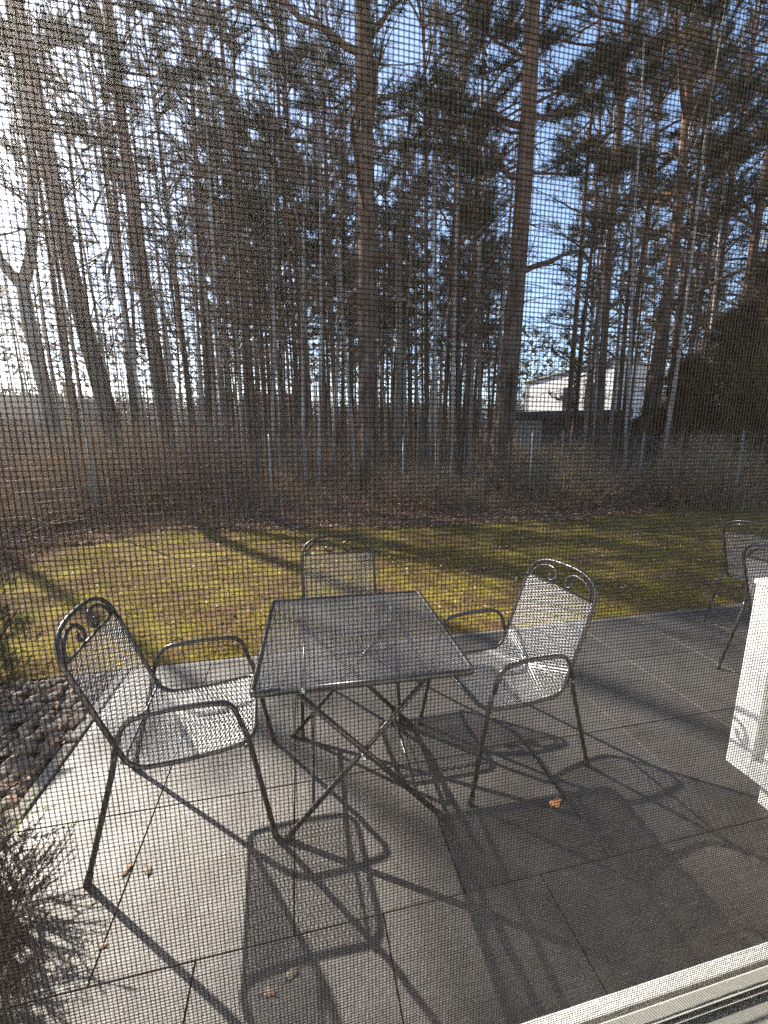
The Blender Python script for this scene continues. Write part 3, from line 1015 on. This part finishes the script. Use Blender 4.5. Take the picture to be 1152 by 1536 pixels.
# ------------------------------------------------------------------ stones in the bed
def stone_mesh(seed):
    st = random.Random(seed)
    import bmesh
    bm = bmesh.new()
    bmesh.ops.create_icosphere(bm, subdivisions=3, radius=1)
    ph = [st.uniform(0, 6) for _ in range(6)]
    for v in bm.verts:
        c = v.co
        k = 1 + .16 * math.sin(c.x * 2.3 + ph[0]) + .14 * math.sin(c.y * 2.9 + ph[1]) + .12 * math.sin(c.z * 3.3 + ph[2]) + .05 * math.sin(c.x * 6 + c.y * 5 + ph[3])
        v.co = Vector((c.x * k, c.y * k * .75, c.z * k * .5))
    me = bpy.data.meshes.new('river_stone'); bm.to_mesh(me); bm.free()
    me.materials.append(M['stone'])
    me.polygons.foreach_set('use_smooth', np.ones(len(me.polygons), bool))
    return me


ST = [stone_mesh(i) for i in range(5)]
placed, tries = [], 0
while len(placed) < 250 and tries < 20000:
    tries += 1
    x, y = -1.30 - rnd.random() * .72, 1.45 + rnd.random() * 1.45
    s = rnd.uniform(.028, .062)
    if any((x - a) ** 2 + (y - b) ** 2 < (.62 * (s + c)) ** 2 for a, b, c in placed):
        continue
    placed.append((x, y, s))
    o = bpy.data.objects.new('river_stone', ST[len(placed) % 5]); COL.objects.link(o)
    o.location = (x, y, -.035 + s * .3 + rnd.uniform(0, .012)); o.scale = (s, s, s)
    o.rotation_euler = (rnd.uniform(-.4, .4), rnd.uniform(-.4, .4), rnd.uniform(0, 6.28))
    tag(o, 'grey rounded stone, one of many alike in the bed beside the terrace', 'stone', 'grey stones in the bed beside the terrace')


# ------------------------------------------------------------------ loose leaves on the terrace
def leaf_mesh(seed, size, lobes):
    st = random.Random(seed)
    g = MB()
    n = 22
    ring = []
    for i in range(n):
        a = i / n * 6.283
        r = size * (.72 + .28 * abs(math.cos(a * lobes / 2 + .4 * math.sin(a * 2)))) * (1 if abs(math.sin(a / 2)) > .15 else .8) * st.uniform(.85, 1.1)
        ring.append((r * math.cos(a), r * .7 * math.sin(a), .004 + size * .14 * (r / size) ** 2 * math.sin(a * 2 + seed) ** 2 + .002 * math.sin(a * 3)))
    g.v = [(0, 0, .003)] + ring
    for i in range(n):
        g.face([0, 1 + i, 1 + (i + 1) % n])
    b = len(g.v)
    g.v += [(x, y, z - .0012) for x, y, z in g.v]
    for i in range(n):
        g.face([b, b + 1 + (i + 1) % n, b + 1 + i])
        g.face([1 + i, b + 1 + i, b + 1 + (i + 1) % n, 1 + (i + 1) % n])
    g.tube([(size * .6, 0, .008), (size * 1.2, .004, .004), (size * 1.5, .012, .006)], .0012, 4)
    return g


for (px, py, sz, mt, lb) in [(833, 1205, .036, 'orange_leaf', 'bright orange curled leaf on the slabs beside the patterned chair'),
                             (617, 1162, .022, 'orange_leaf', 'small rust coloured leaf under the table'),
                             (190, 1304, .026, 'tan_leaf', 'pale tan leaf lying on a slab joint near the chair leg'),
                             (222, 1306, .024, 'straw', 'grey dried scrap lying beside the pale tan leaf'),
                             (437, 1462, .022, 'straw', 'pale dry flower scrap on the slabs near the window'),
                             (405, 1489, .020, 'tan_leaf', 'small dark shrivelled leaf nearest the window'),
                             (154, 1420, .014, 'tan_leaf', 'tiny tan crumb of leaf on a slab joint')]:
    x, y = on_ground(px, py)
    o = leaf_mesh(px, sz, 5).build('fallen_leaf', M[mt], smooth=True)
    o.location = (x, y, .002); o.rotation_euler = (0, 0, px); o.scale = (1.15, .8, .55)
    tag(o, lb, 'leaf')


# ------------------------------------------------------------------ garden chairs
HW = .238                                                        # half width of seat frame


def profile(s):
    """x, z of the seat/back surface, s from the front edge"""
    L1, rad, lean = .375, .085, R(70)
    zf, zr = .432, .405
    if s <= L1:
        t = s / L1
        return (.265 - .372 * t, zf + (zr - zf) * t - .010 * math.sin(t * 3.14))
    a_len = rad * lean
    cx, cz = .265 - .372, zr + rad
    if s <= L1 + a_len:
        a = (s - L1) / rad
        return (cx - rad * math.sin(a), cz - rad * math.cos(a))
    d = s - L1 - a_len
    x0, z0 = cx - rad * math.sin(lean), cz - rad * math.cos(lean)
    return (x0 - d * math.cos(lean), z0 + d * math.sin(lean))


S_STRIP, S_TOP = .885, 1.005


def surf(s, t, lift=0.0):
    x, z = profile(s)
    return (x, t, z + lift)


def make_chair():
    root = empty('garden_chair')
    f = MB()                                                     # the one bent tube round seat and back
    side = [.06 + (S_STRIP - .03 - .06) * i / 34 for i in range(35)]
    pts = [surf(.0, t) for t in np.linspace(-HW + .07, HW - .07, 4)]
    pts += [surf(.06 - .06 * math.cos(a), HW - .06 + .06 * math.sin(a)) for a in (R(25), R(50), R(75))]
    pts += [surf(s, HW) for s in side]
    arch = []
    for i in range(17):
        a = math.pi * i / 16
        ca, sa = math.cos(a), math.sin(a)
        t = HW * math.copysign(abs(ca) ** .72, ca)
        arch.append(surf(S_STRIP - .03 + (S_TOP - S_STRIP + .03) * abs(sa) ** .75, t))
    pts += arch
    pts += [surf(s, -HW) for s in side[::-1]]
    pts += [surf(.06 - .06 * math.cos(a), -HW + .06 - .06 * math.sin(a)) for a in (R(75), R(50), R(25))]
    f.tube(pts, .0095, 8, closed=True)
    f.build('seat_frame', M['steel'], root, True)
    lat = MB()                                                   # expanded steel: two families of slanting strands
    pitch = .0150
    for sg in (-1, 1):
        s0 = -.2
        while s0 < S_STRIP + .2:
            pa, pb = profile(max(0, s0) + .002), profile(max(0, s0) - .002)
            nrm = Vector((-(pb[1] - pa[1]), 0, pb[0] - pa[0])).normalized()
            seg = []
            for t in np.linspace(-HW + .004, HW - .004, 26):
                s = s0 + sg * .42 * t
                lim = HW - .004
                if s < .06:
                    q = (.06 - s) / .06
                    lim = HW - .06 + .06 * math.sqrt(max(0, 1 - q * q)) if q < 1 else -1
                if 0.004 < s < S_STRIP and abs(t) <= lim:
                    seg.append(surf(s, t, .0015 * sg))
                else:
                    if len(seg) > 1:
                        lat.tube(seg, .0019, 4, caps=False, flat=.42, up=nrm)
                    seg = []
            if len(seg) > 1:
                lat.tube(seg, .0019, 4, caps=False, flat=.42, up=nrm)
            s0 += pitch
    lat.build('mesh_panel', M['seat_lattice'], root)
    sc = MB()                                                    # strip under the scrolls and the scrolls themselves
    sc.tube([surf(S_STRIP, -HW + .006), surf(S_STRIP, 0), surf(S_STRIP, HW - .006)], .008, 6, flat=.6)
    for sg in (-1, 1):
        q = [(.205, S_STRIP + .004), (.195, S_STRIP + .035), (.165, S_STRIP + .064), (.12, S_STRIP + .081), (.078, S_STRIP + .084), (.046, S_STRIP + .068), (.034, S_STRIP + .042), (.046, S_STRIP + .018), (.070, S_STRIP + .016), (.082, S_STRIP + .034), (.070, S_STRIP + .046)]
        pp = []
        for i in range(len(q) - 1):
            for j in range(3):
                u = j / 3
                p0, p1, p2, p3 = q[max(i - 1, 0)], q[i], q[i + 1], q[min(i + 2, len(q) - 1)]
                cr = [0.5 * ((2 * p1[k]) + (-p0[k] + p2[k]) * u + (2 * p0[k] - 5 * p1[k] + 4 * p2[k] - p3[k]) * u * u + (-p0[k] + 3 * p1[k] - 3 * p2[k] + p3[k]) * u ** 3) for k in (0, 1)]
                pp.append(surf(cr[1], sg * cr[0]))
        pp.append(surf(q[-1][1], sg * q[-1][0]))
        sc.tube(pp, .0082, 6)
    sc.build('scrollwork', M['steel'], root, True)
    for sg in (-1, 1):
        yo, yf = sg * (HW + .022), sg * (HW + .036)
        xa, za = profile(.47)
        fl = MB()
        fl.tube(smooth_path([(.325, yf, .012), (.245, yo, .47), (.225, yo, .52)], .03), .0105, 8)
        leg = fl.build('leg', M['steel'], root, True)
        ft = MB(); ft.tube([(.327, yf, 0.0), (.325, yf, .012), (.3185, yf, .045)], .0135, 8); ft.build('foot_cap', M['rubber'], leg, True)
        rl = MB()
        rl.tube(smooth_path([(-.335, yf, .012), (-.215, yo, .44), (-.205, yo, .50)], .04), .0105, 8)
        leg = rl.build('leg', M['steel'], root, True)
        ft = MB(); ft.tube([(-.338, yf, 0.0), (-.335, yf, .012), (-.326, yf, .045)], .0135, 8); ft.build('foot_cap', M['rubber'], leg, True)
        ar = MB()
        ar.tube(smooth_path([(.225, yo, .52), (.195, yo, .628), (.02, yo, .642), (-.165, yo, .628), (-.205, yo, .50)], .075, 7), [.0105] * 5 + [.0135] * 19 + [.0105] * 3 if False else .0125, 8, flat=.8, up=(1, 0, 0))
        ar.build('armrest', M['steel'], root, True)
    br = MB()                                                    # cross braces that hang the seat between the legs
    for xx, zz in ((.236, .425), (-.186, .462)):
        br.tube([(xx, -HW - .022, zz), (xx, -HW, zz - .003), (xx, -HW + .02, zz - .012), (xx, HW - .02, zz - .012), (xx, HW, zz - .003), (xx, HW + .022, zz)], .006, 6)
    br.build('brace', M['steel'], root, True)
    return root


chair = make_chair()
spots = [((-.49, 1.69, 0), 4, 'grey mesh armchair facing sideways to the table beside the stone bed'),
         ((.985, 1.715, 0), 187, 'grey mesh armchair with sunlit silver back, facing the table edge across from the stone bed'),
         ((.245, 2.30, 0), 270, 'grey mesh armchair on the lawn side, its seat hidden behind the table'),
         ((3.20, 1.775, 0), 2, 'dark armchair partly hidden by the white cabinet, nearer the house'),
         ((3.86, 2.44, 0), 8, 'dark armchair at the lawn edge beyond the cabinet, farthest from the table')]
for i, (loc, deg, lb) in enumerate(spots):
    o = chair if i == 0 else copy_tree(chair)
    o.location = loc; o.rotation_euler = (0, 0, R(deg))
    tag(o, lb, 'chair', 'mesh garden chairs on the terrace')

# ------------------------------------------------------------------ folding table
tb = empty('folding_table', (.237, 1.735, 0), R(-2))
tag(tb, 'square grey steel mesh folding table on crossed legs', 'table')
H2 = .412
rim = MB()
rim.tube(smooth_path([(-H2 + .1, -H2, .716), (H2, -H2, .716), (H2, H2, .716), (-H2, H2, .716), (-H2, -H2, .716), (-H2 + .1, -H2, .716)], .02, 4), .0125, 8, flat=1.1)
rim.build('rim', M['steel'], tb, True)
lat = MB()
pitch = .0125
for sg in (-1, 1):
    c0 = -H2 * 1.6
    while c0 < H2 * 1.6:
        sl = .45
        # y = c0 + sg*sl*x
        xa, xb = -H2, H2
        lims = sorted([(-H2 - c0) / (sg * sl), (H2 - c0) / (sg * sl)])
        xa, xb = max(xa, lims[0]), min(xb, lims[1])
        if xb - xa > .01:
            lat.tube([(xa, c0 + sg * sl * xa, .721 + .001 * sg), (xb, c0 + sg * sl * xb, .721 + .001 * sg)], 0.0028, 4, caps=False, flat=.25, up=(0, 0, 1))
        c0 += pitch
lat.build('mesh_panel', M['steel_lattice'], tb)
for x in (-.235, .235):
    rl = MB()
    rl.tube([(x, -H2, .703), (x, H2, .703)], .009, 6)
    rl.build('under_rail', M['steel'], tb, True)
for yy in (-.345, .235):
    for sg in (-1, 1):
        lg = MB()
        dy = .012 * sg
        lg.tube([(-.318 * sg, yy + dy, .016), (.285 * sg, yy + dy, .695)], .0115, 8)
        o = lg.build('leg', M['steel'], tb, True)
        ft = MB(); ft.tube([(-.330 * sg, yy + dy, 0.0), (-.318 * sg, yy + dy, .016), (-.300 * sg, yy + dy, .036)], .0145, 8)
        ft.build('foot_cap', M['rubber'], o, True)
    pv = MB(); pv.tube([(-.012, yy - .03, .357), (-.012, yy + .03, .357)], .008, 8); pv.build('pivot_bolt', M['bolt'], tb, True)
for sg in (-1, 1):
    bar = MB(); bar.tube([(-.318 * sg + .603 * sg * .17, -.345, .016 + .68 * .17), (-.318 * sg + .603 * sg * .17, .235, .016 + .68 * .17)], .008, 6)
    bar.build('stretcher', M['steel'], tb, True)
cap = MB(); cap.tube([(-.235, -H2 - .014, .716), (-.235, -H2 - .004, .716)], .009, 10); cap.build('end_cap', M['bolt'], tb, True)

# ------------------------------------------------------------------ white cabinet beside the window
pr = empty('garden_cabinet', (1.87, 0, 0))
tag(pr, 'white panelled outdoor cabinet standing against the house wall', 'cabinet')
X0, X1, ZT = 0.0, .52, 1.0
b = MB()
b.box(X0, X0 + .05, 1.142, 1.24, .15, ZT); b.box(X0, X0 + .05, .21, .30, .15, ZT)
b.box(X0, X0 + .05, .30, 1.142, .15, .235); b.box(X0, X0 + .05, .30, 1.142, ZT - .08, ZT)
b.build('frame', M['white_paint'], pr, bevel=.004)
b = MB()
z = .237
while z < ZT - .09:
    b.box(X0 + .016, X0 + .034, .302, 1.112, z, min(z + .222, ZT - .083))
    z += .226
b.build('panel', M['white_paint'], pr, bevel=.003)
b = MB(); b.box(X0 + .036, X1, .212, 1.238, .152, ZT - .002); b.build('body', M['white_paint'], pr, bevel=.003)
b = MB(); b.box(X0 - .006, X1 + .006, .21, 1.246, ZT + .001, ZT + .024); b.build('lid', M['white_paint'], pr, bevel=.004)
b = MB(); b.box(X0 + .085, X0 + .44, .21, 1.145, 0.0, .148); b.build('plinth', M['white_paint'], pr, bevel=.004)

# ------------------------------------------------------------------ the house with the window one looks out of
hs = empty('house', (0, .19, 0))
tag(hs, 'white rendered house with the window one looks out of', 'house')
WX0, WX1, WZ0, WZ1 = -1.3, 1.3, 1.09, 2.4
b = MB()
for x0, x1, z0, z1 in ((-4.5, WX0, -.2, 2.9), (WX1, 5.5, -.2, 2.9), (WX0, WX1, -.2, WZ0), (WX0, WX1, WZ1, 2.9)):
    b.box(x0, x1, -.26, .02, z0, z1)
b.box(-4.5, -4.2, -5.2, -.26, -.2, 2.9); b.box(5.2, 5.5, -5.2, -.26, -.2, 2.9); b.box(-4.5, 5.5, -5.5, -5.2, -.2, 2.9)
b.build('wall', M['render'], hs)
b = MB(); b.box(-4.2, 5.2, -5.2, -.26, -.12, -.02); b.box(-4.2, 5.2, -5.2, -.26, 2.60, 2.72)
b.box(-4.196, -4.19, -5.19, -.27, -.02, 2.6); b.box(5.19, 5.196, -5.19, -.27, -.02, 2.6); b.box(-4.19, 5.19, -5.196, -5.19, -.02, 2.6)
b.build('room', M['plaster'], hs)
b = MB(); b.prism([(-5.9, 2.9), (.32, 2.9), (.32, 3.0), (-2.8, 4.9), (-5.9, 3.0)], 0, -4.8, 5.8); b.build('roof', M['roof_tile'], hs)
# window: y in world = local + .19 ; screen plane world .14 -> local -.05
wf = MB()
zt = 1.24
YA, YB = 1.6 - zt, 0
YA, YB = .36 / 2.153 - .19, .36 / 2.26 - .19
wf.box(WX0, WX1, YB, YA, WZ0, zt)                          # white outer lip whose top is sunlit
wf.box(WX0, WX0 + .05, YB, YA, zt, WZ1 - .06); wf.box(WX1 - .05, WX1, YB, YA, zt, WZ1 - .06)
wf.box(WX0, WX1, YB, YA, WZ1 - .06, WZ1)
win = wf.build('window', M['white_paint'], hs, bevel=.0008)
fr = MB()                                                        # inner frame, a rounded moulding
prof = [(-.0535, 1.160), (-.0535, 1.2862), (-.0542, 1.2870), (-.0585, 1.2845), (-.0592, 1.2843), (-.0600, 1.2830), (-.0610, 1.2828), (-.0618, 1.2816), (-.0780, 1.2714), (-.0960, 1.2601), (-.0970, 1.2500), (-.0970, 1.16)]
fr.prism(prof, 0, WX0, WX1)
for xa, xb in ((WX0, WX0 + .07), (WX1 - .07, WX1)):
    fr.box(xa, xb, -.097, -.0535, 1.2885, WZ1 - .07)
fr.box(WX0, WX1, -.097, -.0535, WZ1 - .069, WZ1)
fr.build('frame', M['pvc'], win)
gk = MB(); gk.box(WX0 + .002, WX1 - .002, -.0530, YB - .0008, 1.162, 1.2325); gk.build('gasket', M['gasket'], win)
sl = MB(); sl.prism([(YA + .0006, 1.092), (.021, 1.0915), (.021, 1.03), (.05, 1.02), (.05, 1.035), (.024, 1.10), (YA + .0006, 1.112)], 0, WX0 + .01, WX1 - .01); sl.build('sill', M['white_paint'], win)

# insect screen in that window: real crossing strands
scn = MB()
P, SR, SY = .00165, .00019, .14
nx = int((WX1 - WX0 - .1) / P)
rs = np.random.RandomState(9)


def strands(vertical):
    n = int(((WX1 - WX0 - .1) if vertical else (WZ1 - .06 - 1.2335)) / P)
    lo, hi = (1.2335, WZ1 - .06) if vertical else (WX0 + .05, WX1 - .05)
    k = 140 if vertical else 260
    u = np.linspace(lo, hi, k)
    out_v, out_f = [], []
    for i in range(n):
        c = ((WX0 + .05) if vertical else 1.2335) + (i + .5) * P
        wv = .00010 * np.sin(u * 21 + c * 13) + .00016 * np.sin(u * 6 + c * 37 + i * .02) + .00003 * rs.randn(k)
        yy = SY + (.00016 if vertical else -.00016)
        r = SR * (1 + .10 * rs.randn(k))
        ring = []
        for (da, db) in ((1, 0), (0, 1), (-1, 0), (0, -1)):
            a = c + wv + da * r
            b_ = np.full(k, yy) + db * r
            ring.append(np.stack([a, b_, u], 1) if vertical else np.stack([u, b_, a], 1))
        v = np.stack(ring, 1).reshape(-1, 3)
        base = np.arange(k - 1)[:, None] * 4
        f = np.concatenate([np.stack([base[:, 0] + s, base[:, 0] + (s + 1) % 4, base[:, 0] + 4 + (s + 1) % 4, base[:, 0] + 4 + s], 1) for s in range(4)])
        out_v.append(v); out_f.append(f + i * k * 4)
    return np.concatenate(out_v), np.concatenate(out_f)


def fast_mesh(name, v, f, mat):
    me = bpy.data.meshes.new(name)
    me.vertices.add(len(v)); me.vertices.foreach_set('co', v.astype(np.float32).ravel())
    me.loops.add(f.size); me.loops.foreach_set('vertex_index', f.astype(np.int32).ravel())
    me.polygons.add(len(f)); me.polygons.foreach_set('loop_start', (np.arange(len(f)) * f.shape[1]).astype(np.int32))
    me.materials.append(mat)
    me.update(calc_edges=True)
    me.polygons.foreach_set('use_smooth', np.ones(len(f), bool))
    return me


v1, f1 = strands(True)
v2, f2 = strands(False)
me = fast_mesh('insect_screen', np.concatenate([v1, v2]), np.concatenate([f1, f2 + len(v1)]), M['strand'])
o = bpy.data.objects.new('insect_screen', me); COL.objects.link(o)
tag(o, 'fine dark insect screen stretched across the window opening', 'insect screen')

# ------------------------------------------------------------------ wire fence behind the lawn
posts = [(-6.6, 4.6), (-3.45, 7.75), (-.55, 8.45), (2.3, 8.75), (5.75, 9.15), (8.0, 8.1), (9.35, 6.9), (11.5, 5.2)]
fe = empty('wire_fence', (0, 8, 0))
tag(fe, 'grey wire fence with metal posts behind the lawn', 'fence')
FH = [1.65, 1.65, 1.7, 1.7, 1.78, 1.78, 1.78, 1.78]
for i, (x, y) in enumerate(posts):
    b = MB()
    b.tube([(x, y - 8, -.3), (x + rnd.uniform(-.02, .02), y - 8, FH[i])], .02, 8)
    b.build('post', M['galv'], fe, True)
b = MB()
for (p, q), h0, h1 in zip(zip(posts, posts[1:]), FH, FH[1:]):
    L = math.dist(p, q)
    for k in range(9):
        f_ = (k + .3) / 9
        b.tube([(p[0] + (q[0] - p[0]) * t, p[1] + (q[1] - p[1]) * t - 8, .03 + (h0 + (h1 - h0) * t) * f_ - .015 * math.sin(t * math.pi)) for t in (0, .25, .5, .75, 1)], .0028, 3, caps=False)
    nn = int(L / .17)
    for k in range(nn):
        t = k / nn
        x, y = p[0] + (q[0] - p[0]) * t, p[1] + (q[1] - p[1]) * t - 8
        b.tube([(x, y, .04), (x, y, (h0 + (h1 - h0) * t) * .95)], .0016, 3, caps=False)
b.build('wire_netting', M['wire'], fe)


# ------------------------------------------------------------------ houses beyond the wood
def face_to_camera(px, d):
    x, y = bearing(px, d)
    return (x, y, floor_z(x, min(y, 60))), -math.atan2(x, y)


# brick cottage with porch gable
loc, rz = face_to_camera(55, 30)
ct = empty('brick_cottage', loc, rz)
tag(ct, 'low ochre brick cottage with dark tiled roof and gabled porch', 'house')
b = MB(); b.box(-8, 4.6, 0, 7, 0, 2.5); b.build('wall', M['brick'], ct)
b = MB(); b.prism([(-.6, 2.45), (7.6, 2.45), (7.6, 2.6), (3.5, 4.7), (-.6, 2.6)], 0, -8.4, 5.0); rf = b.build('roof', M['roof_tile'], ct)
b = MB(); b.box(2.7, 3.5, 1.0, 1.8, 2.7, 5.6); b.box(2.62, 3.58, .92, 1.88, 5.6, 5.75); b.build('chimney', M['brick'], rf)
b = MB(); b.prism([(1.4, 0), (4.4, 0), (4.4, 2.6), (2.9, 3.6), (1.4, 2.6)], 1, -2.2, -.02); b.build('porch', M['brick'], ct)
b = MB()
b.prism([(1.0, 2.45), (2.9, 3.72), (2.9, 3.9), (.9, 2.6)], 1, -2.5, 1.0); b.prism([(4.8, 2.45), (4.9, 2.6), (2.9, 3.9), (2.9, 3.72)], 1, -2.5, 1.0)
b.build('porch_roof', M['galv'], ct)
for x in (-6.3, -3.6, -1.0):
    b = MB(); b.box(x, x + 1.5, -.06, -.01, .9, 2.1); w_ = b.build('window', M['white_paint'], ct)
    b = MB(); b.box(x + .1, x + 1.4, -.075, -.062, 1.0, 2.0); b.build('pane', M['pane'], w_)
b = MB(); b.box(2.3, 3.4, -2.26, -2.21, 0, 2.1); b.build('door', M['dark_wood'], ct)

# dark barn roof in the middle distance
loc, rz = face_to_camera(422, 44)
bn = empty('dark_barn', loc, rz)
tag(bn, 'long dark barn roof glimpsed between the pine trunks', 'barn')
b = MB(); b.box(-3.2, 3.2, 0, 6, 0, 2.8); b.build('wall', M['dark_wood'], bn)
b = MB(); b.prism([(-.5, 2.75), (6.5, 2.75), (6.5, 2.9), (3.0, 6.0), (-.5, 2.9)], 0, -3.5, 3.5); b.build('roof', M['roof_tile'], bn)

# white two storey house
loc, rz = face_to_camera(838, 44)
wh = empty('white_house', loc, rz - .55); wh.scale = (.92, .92, .90)
tag(wh, 'white two storey house behind the dark shed among the pines', 'house')
b = MB(); b.box(-5.8, 5.0, 0, 7, 0, 8.2); b.prism([(-5.8, 8.2), (5.0, 8.2), (5.0, 9.7), (-5.8, 8.5)], 1, .0, 7); b.build('wall', M['house_white'], wh)
b = MB(); b.prism([(-6.1, 8.48), (5.3, 9.75), (5.3, 9.95), (-6.1, 8.68)], 1, -.25, 7.3); b.build('roof', M['galv'], wh)
for x0, x1, z0, z1 in ((-.6, .9, 4.7, 7.4), (2.0, 3.9, 4.6, 7.6), (-4.2, -3.0, 1.4, 3.0), (-1.8, -.6, 1.4, 3.0)):
    b = MB()
    b.box(x0, x0 + .1, -.07, -.01, z0, z1); b.box(x1 - .1, x1, -.07, -.01, z0, z1); b.box(x0 + .1, x1 - .1, -.07, -.01, z0, z0 + .1); b.box(x0 + .1, x1 - .1, -.07, -.01, z1 - .1, z1)
    b.box(x0 - .05, x1 + .05, -.16, -.071, z0 - .06, z0 - .01)
    w_ = b.build('window', M['dark_wood'], wh)
    b = MB(); b.box(x0 + .101, x1 - .101, -.045, -.012, z0 + .101, z1 - .101); b.build('pane', M['pane'], w_)
b = MB(); b.tube([(-5.7, -.08, .1), (-5.7, -.08, 8.3)], .05, 8); b.build('downpipe', M['galv'], wh, True)

# shed in front of it
loc, rz = face_to_camera(826, 36)
sh = empty('garden_shed', loc, rz)
tag(sh, 'dark flat roofed shed with pale grey boarded side in front of the white house', 'shed')
b = MB(); b.box(-1.2, 5.2, 0, 3.5, 0, 3.1); b.build('wall', M['dark_wood'], sh)
b = MB(); b.box(-3.4, -1.21, .1, 3.4, 0, 3.0)
for k in range(7):
    b.box(-3.38 + k * .31, -3.13 + k * .31, .06, .098, .05, 2.95)
b.build('boarding', M['grey_wood'], sh)
b = MB(); b.box(-4.3, 5.6, -.6, 3.9, 3.12, 3.72); b.build('roof', M['dark_wood'], sh, bevel=.03)
b = MB(); b.box(.4, 1.5, -.05, -.005, .05, 2.1); d_ = b.build('door', M['grey_wood'], sh)
lgs = [(785, 686, 1.5, .5), (838, 688, .9, -.2)]
for i, (px, py, L, a) in enumerate(lgs):
    x, y = bearing(px, 34.4)
    b = MB(); b.tube([(-L / 2, 0, .16), (L / 2, 0, .16)], .14, 9)
    o = b.build('cut_log', M['cut_wood'], smooth=True); o.location = (x, y, floor_z(x, y) + .02); o.rotation_euler = (0, 0, a)
    tag(o, ['longer pale cut log lying before the grey boarded side of the shed', 'shorter pale cut log lying before the dark side of the shed'][i], 'log')
# pale broken branches lying in the litter
for i, (px, py, L, a, lb) in enumerate([(470, 640, 0, 0, 'pale dead birch stick standing upright behind the mesh fence')]):
    x, y = bearing(462, 11.5)
    b = MB(); b.tube([(0, 0, 0), (.05, 0, .6), (.0, .02, 1.1), (.1, .02, 1.6), (.16, 0, 1.9)], [.03, .027, .024, .02, .01], 6)
    o = b.build('dead_stick', M['straw'], smooth=True); o.location = (x, y, floor_z(x, y)); tag(o, lb, 'stick')

# ------------------------------------------------------------------ haze added in place of veiling sun glare, lifting the wood's shadows
hz = MB(); hz.box(-450, 450, -60, 440, -2.5, 46)
hm_ = bpy.data.materials.new('glare_haze'); hm_.use_nodes = True
hn = hm_.node_tree
hn.nodes.remove(hn.nodes['Principled BSDF'])
pv_ = N(hn, 'ShaderNodeVolumePrincipled')
pv_.inputs['Color'].default_value = (.95, .93, .90, 1)
pv_.inputs['Density'].default_value = .0014
pv_.inputs['Anisotropy'].default_value = .74
hn.links.new(pv_.outputs[0], hn.nodes['Material Output'].inputs['Volume'])
tag(hz.build('haze', hm_), 'thin haze added through the wood in place of sun glare', kind='stuff')

# ------------------------------------------------------------------ light, sky, camera
SUN_AZ, SUN_EL = R(-42), R(34)                                   # azimuth from +Y towards +X
sd = Vector((math.sin(SUN_AZ) * math.cos(SUN_EL), math.cos(SUN_AZ) * math.cos(SUN_EL), math.sin(SUN_EL)))
L = bpy.data.lights.new('sun', 'SUN')
L.energy = 5.0
L.angle = R(0.55)
L.color = (1.0, .92, .80)
so = bpy.data.objects.new('sun', L); COL.objects.link(so)
so.rotation_euler = sd.to_track_quat('Z', 'Y').to_euler()

w = bpy.data.worlds.new('World'); SC.world = w
w.use_nodes = True
nt = w.node_tree
bg = nt.nodes['Background']
sky = N(nt, 'ShaderNodeTexSky', sky_type='NISHITA')
sky.sun_disc = False
sky.sun_elevation = SUN_EL
sky.sun_rotation = SUN_AZ
sky.air_density = 1.0
sky.dust_density = 0.6
sky.ozone_density = 2.6
nt.links.new(sky.outputs[0], bg.inputs['Color'])
bg.inputs['Strength'].default_value = 0.11

cam = bpy.data.cameras.new('camera')
cam.sensor_fit = 'VERTICAL'; cam.sensor_height = 36; cam.sensor_width = 27
cam.lens = F_PX / 1536 * 36
cam.clip_start = .01; cam.clip_end = 1500
cam.dof.use_dof = True; cam.dof.focus_distance = 2.6; cam.dof.aperture_fstop = 24
co = bpy.data.objects.new('camera', cam); COL.objects.link(co)
co.location = (0, 0, CAM_Z)
co.rotation_euler = (math.pi / 2 - PITCH, 0, -YAW)
SC.camera = co

SC.view_settings.view_transform = 'Standard'
SC.view_settings.look = 'None'
SC.view_settings.exposure = 1.85
SC.view_settings.gamma = 1
SC.cycles.use_denoising = False
SC.cycles.max_bounces = 8
SC.cycles.transparent_max_bounces = 4
SC.cycles.sample_clamp_indirect = 6
